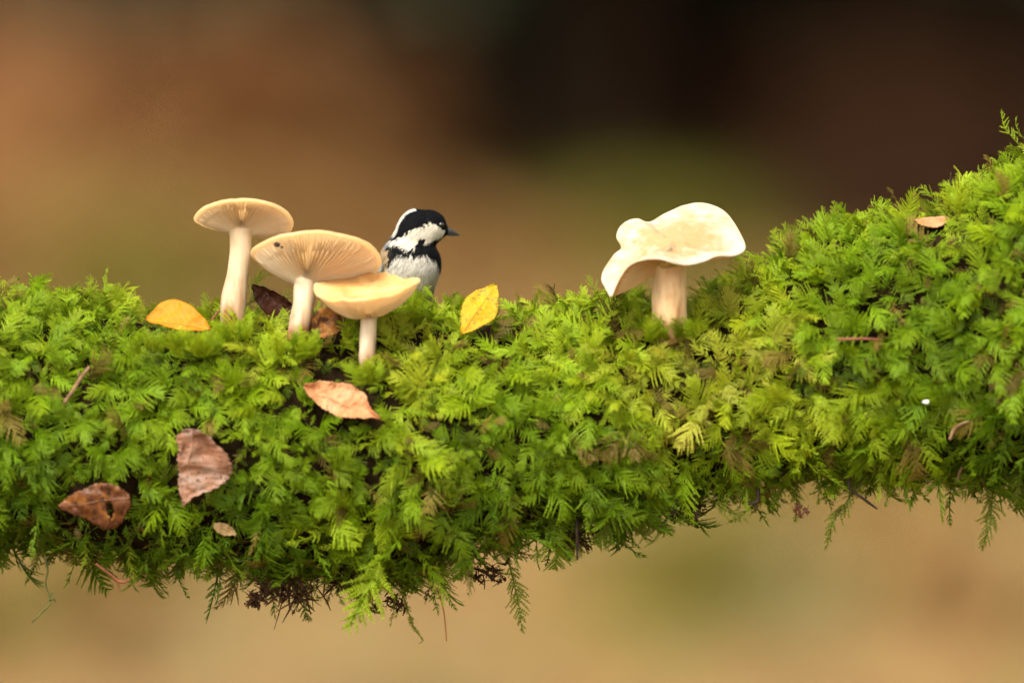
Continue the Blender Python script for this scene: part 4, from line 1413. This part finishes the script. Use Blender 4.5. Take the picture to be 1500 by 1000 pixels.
sprig('moss_strand', 'drooping brown-green strand under the thick end of the log', [(1440, 700, 0), (1448, 730, 0), (1452, 760, 0), (1437, 806, 0)], -.024, M['moss_dull'], .24, 16, 306, G2, 'moss strand')
sprig('moss_strand', 'matted dark moss tuft sagging between plume and pale mushroom', [(975, 735, 0), (968, 755, 0), (955, 775, 0), (930, 780, 0)], -.02, M['moss_dull'], .45, 14, 307, G2, 'moss strand')
sprig('moss_strand', 'thin green strand at the left of the straggly curled strand', [(580, 870, 0), (578, 885, 0), (575, 902, 0), (571, 918, 0)], -.02, M['moss_dull'], .16, 11, 308, G2, 'moss strand')
for i, (x0, y0, x1, y1) in enumerate(((640, 850, 650, 890), (690, 845, 685, 872), (445, 845, 470, 880), (360, 830, 352, 858), (300, 820, 305, 852), (240, 815, 232, 850), (125, 810, 118, 835), (60, 800, 52, 828),
                                      (840, 780, 846, 815), (890, 765, 880, 792), (1110, 715, 1120, 742), (1160, 700, 1166, 735), (1290, 705, 1284, 738), (1320, 700, 1326, 735), (1380, 690, 1388, 722), (1490, 705, 1486, 742), (190, 820, 196, 858), (410, 840, 415, 868))):
    sprig('moss_strand', 'short ragged moss strand fringing the underside of the log', [(x0, y0 - 28, 0), (x0, y0, 0), ((x0 + x1) / 2 + 2, (y0 + y1) / 2, 0), (x1, y1, 0)], -.026 + .006 * (i % 3), M['moss_dull'] if i % 2 else M['moss_fresh'], .2 + .05 * (i % 3), 12, 320 + i, G2, 'moss strand', roll=.25 * ((i % 5) - 2))

def twig(name, label, pts, y, r, mat, cat='twig', group=None, forks=()):
    sp = smooth_path([(*P(px, py, y + dy * .001), rr) for px, py, dy, rr in pts], 24)
    parts = [tube([Vector(q[:3]) for q in sp], [q[3] * S * r for q in sp], 8, True, .10, 1)]
    for fk in forks:
        f2 = smooth_path([(*P(px, py, y + dy * .001), rr) for px, py, dy, rr in fk], 12)
        parts.append(tube([Vector(q[:3]) for q in f2], [q[3] * S * r for q in f2], 6, True, .10, 2))
    o = mesh_obj(name, *merge(parts), mat)
    return tag(o, label, cat, group)

twig('twig', 'brown twig stuck slanting in moss below the orange-yellow leaf', [(94, 590, 0, 2.2), (108, 570, -1, 2.6), (118, 554, -1, 3), (131, 537, 0, 2)], surf_y(110, 560, .010), 1, M['twig'],
     forks=[[(118, 556, 0, 2.2), (116, 547, -1, 1.8), (114, 543, -1, 1.2)]])
twig('twig', 'short tan twig lodged in moss near the white droplet', [(1391, 644, 0, 2), (1397, 630, 0, 2.4), (1406, 622, -1, 2.2), (1419, 617, 0, 1.6)], surf_y(1405, 630, .012), 1, M['twig'])
twig('twig', 'curved pale stalk low in moss under the short tan twig', [(1401, 708, 0, 2), (1404, 696, 0, 2.2), (1409, 684, -1, 2)], surf_y(1404, 696, .012), 1, M['twig'])
twig('pine_needle', 'reddish pine needle lying level in the yellow moss', [(1226, 497, 0, 1.6), (1260, 496, 0, 2.0), (1287, 497, 0, 1.3)], surf_y(1256, 497, .013), 1, M['twig_red'], 'needle')
twig('pine_needle', 'red needle at the foot of the tall curved-stem mushroom', [(309, 470, 0, 1.3), (316, 461, 0, 1.6), (325, 451, 0, 1.2)], surf_y(316, 461, .004), 1, M['twig_red'], 'needle')
twig('twig', 'bare black twig standing on the crest at the thick end', [(1398, 312, 0, 3.2), (1395, 296, 0, 2.4), (1392, 275, 0, 1.7), (1393, 253, 0, 1.1)], .002, 1, M['twig_dark'],
     forks=[[(1396, 298, 0, 2), (1400, 288, 0, 1.5), (1404, 284, 0, 1)]])
twig('rootlet', 'wavy green rootlet dangling free with a red scrap on it', [(66, 815, 0, 1.6), (70, 835, 0, 1.4), (67, 855, 0, 1.2), (74, 880, 0, 1.3), (63, 895, 0, 1.2), (47, 911, 0, .8)], -.02, 1, M['root_thread'], 'root', 'rootlets under the log',
     forks=[[(72, 878, 0, 1.6), (78, 876, -1, 2.4), (81, 881, -1, 1)], [(72, 876, 0, 1), (75, 870, 0, 1.6), (76, 866, 0, .8)]])
twig('rootlet', 'fine red-brown rootlet curving below the lowest bulge', [(640, 860, 0, 1.5), (648, 885, 0, 1.3), (652, 910, 0, 1.2), (654, 938, 0, .8)], -.02, 1, M['twig_red'], 'root', 'rootlets under the log')
twig('rootlet', 'pink-brown stalk jutting under the brown leaf with a hole', [(140, 825, 0, 1.6), (158, 838, 0, 1.8), (172, 850, 0, 2.4)], -.03, 1, M['twig_red'], 'root', 'rootlets under the log',
     forks=[[(172, 850, 0, 2.4), (183, 852, 0, 2.2), (192, 847, 0, 1)], [(172, 850, 0, 2), (174, 858, 0, 1.2), (173, 864, 0, .8)]])
for i, (x0, y0, x1, y1, lab) in enumerate(((845, 775, 846, 820, 'dark broken twig hanging straight down from the underside'), (1015, 730, 1022, 763, 'thick black twig stub under the pale mushroom'),
                                           (990, 745, 968, 770, 'black twig slanting left from beneath the stub'), (1245, 715, 1285, 745, 'thin black twig crossing the forked green strand'),
                                           (1110, 733, 1094, 740, 'tiny dark twig end under the yellow moss'))):
    twig('twig', lab, [(x0, y0 - 18, 2, 2.6), (x0, y0, 0, 2.4), ((x0 + x1) / 2, (y0 + y1) / 2, 0, 2), (x1, y1, 0, 1.1)], -.022, 1.1, M['twig_dark'], 'twig', 'dark twigs under the log',
         forks=[[((x0 + x1) / 2, (y0 + y1) / 2, 0, 1.6), ((x0 + x1) / 2 + 8, (y0 + y1) / 2 + 8, 0, .8)]])

def crumbs(name, label, centers, y, mat, cat, seed):
    """ragged clump of bark flakes and fibres joined to one piece"""
    r2 = np.random.default_rng(seed)
    parts = []
    for (cx, cy, rad, n) in centers:
        for k in range(n):
            a, b = r2.normal(0, .5, 2)
            x, yy = cx + a * rad, cy + b * rad * .6
            d = r2.normal(0, 1, 3); d /= np.linalg.norm(d)
            L = r2.uniform(.4, 1.5) * rad
            pts = [P(x + d[0] * L * (t - .5) + r2.normal(0, 1.2), yy + d[2] * L * (t - .5) + r2.normal(0, 1.2), y + d[1] * L * S * (t - .5)) for t in (0, .33, .66, 1)]
            w = r2.uniform(.5, 2.2)
            parts.append(tube(pts, [w * S * .5, w * S, w * S * .8, w * S * .3], 5, True, .25, k))
    o = mesh_obj(name, *merge(parts), mat, smooth=False)
    return tag(o, label, cat, 'bark scraps under the log')
crumbs('bark_scrap', 'ragged black bark scrap hanging under the left of the log', [(430, 862, 40, 70), (400, 864, 22, 26), (378, 872, 15, 40), (371, 884, 9, 40), (392, 856, 14, 12), (433, 880, 7, 10), (433, 895, 4, 5)], -.024, M['peat'], 'bark scrap', 1)
crumbs('bark_scrap', 'dark fibrous bark crumbs behind the bright moss plume', [(500, 850, 24, 26), (575, 880, 18, 22), (590, 888, 14, 12), (545, 890, 12, 8)], -.018, M['peat'], 'bark scrap', 2)
crumbs('bark_scrap', 'dark root crumbs beside the dark feathery strand', [(720, 838, 22, 30), (700, 845, 12, 10), (735, 850, 10, 10)], -.018, M['peat'], 'bark scrap', 3)
crumbs('bark_scrap', 'black crumbs along the rising underside right of the feathery strand', [(850, 788, 28, 24), (1000, 748, 26, 26), (1025, 742, 14, 12)], -.018, M['peat'], 'bark scrap', 4)
crumbs('bark_scrap', 'small reddish scrap dangling under the yellow moss', [(1172, 748, 11, 22), (1168, 740, 7, 10)], -.02, M['lf_deep'], 'bark scrap', 5)

# white droplet
bm = bmesh.new(); bmesh.ops.create_icosphere(bm, subdivisions=3, radius=4.0 * S)
for v in bm.verts:
    v.co.x *= 1 + .35 * math.sin(v.co.z * 1900 + 1); v.co.z *= .8 + .25 * math.sin(v.co.x * 2100)
bmesh.ops.translate(bm, vec=P(1356, 589, surf_y(1356, 589, .012)), verts=bm.verts)
me = bpy.data.meshes.new('white_droplet'); bm.to_mesh(me); bm.free(); me.shade_smooth()
me.materials.append(noise_mat('droplet_white', [(.3, (.7, .74, .76)), (.7, (.82, .84, .85))], 400))
o = bpy.data.objects.new('white_droplet', me); col.objects.link(o)
tag(o, 'tiny bluish white fleck shining in the green moss', 'fleck')
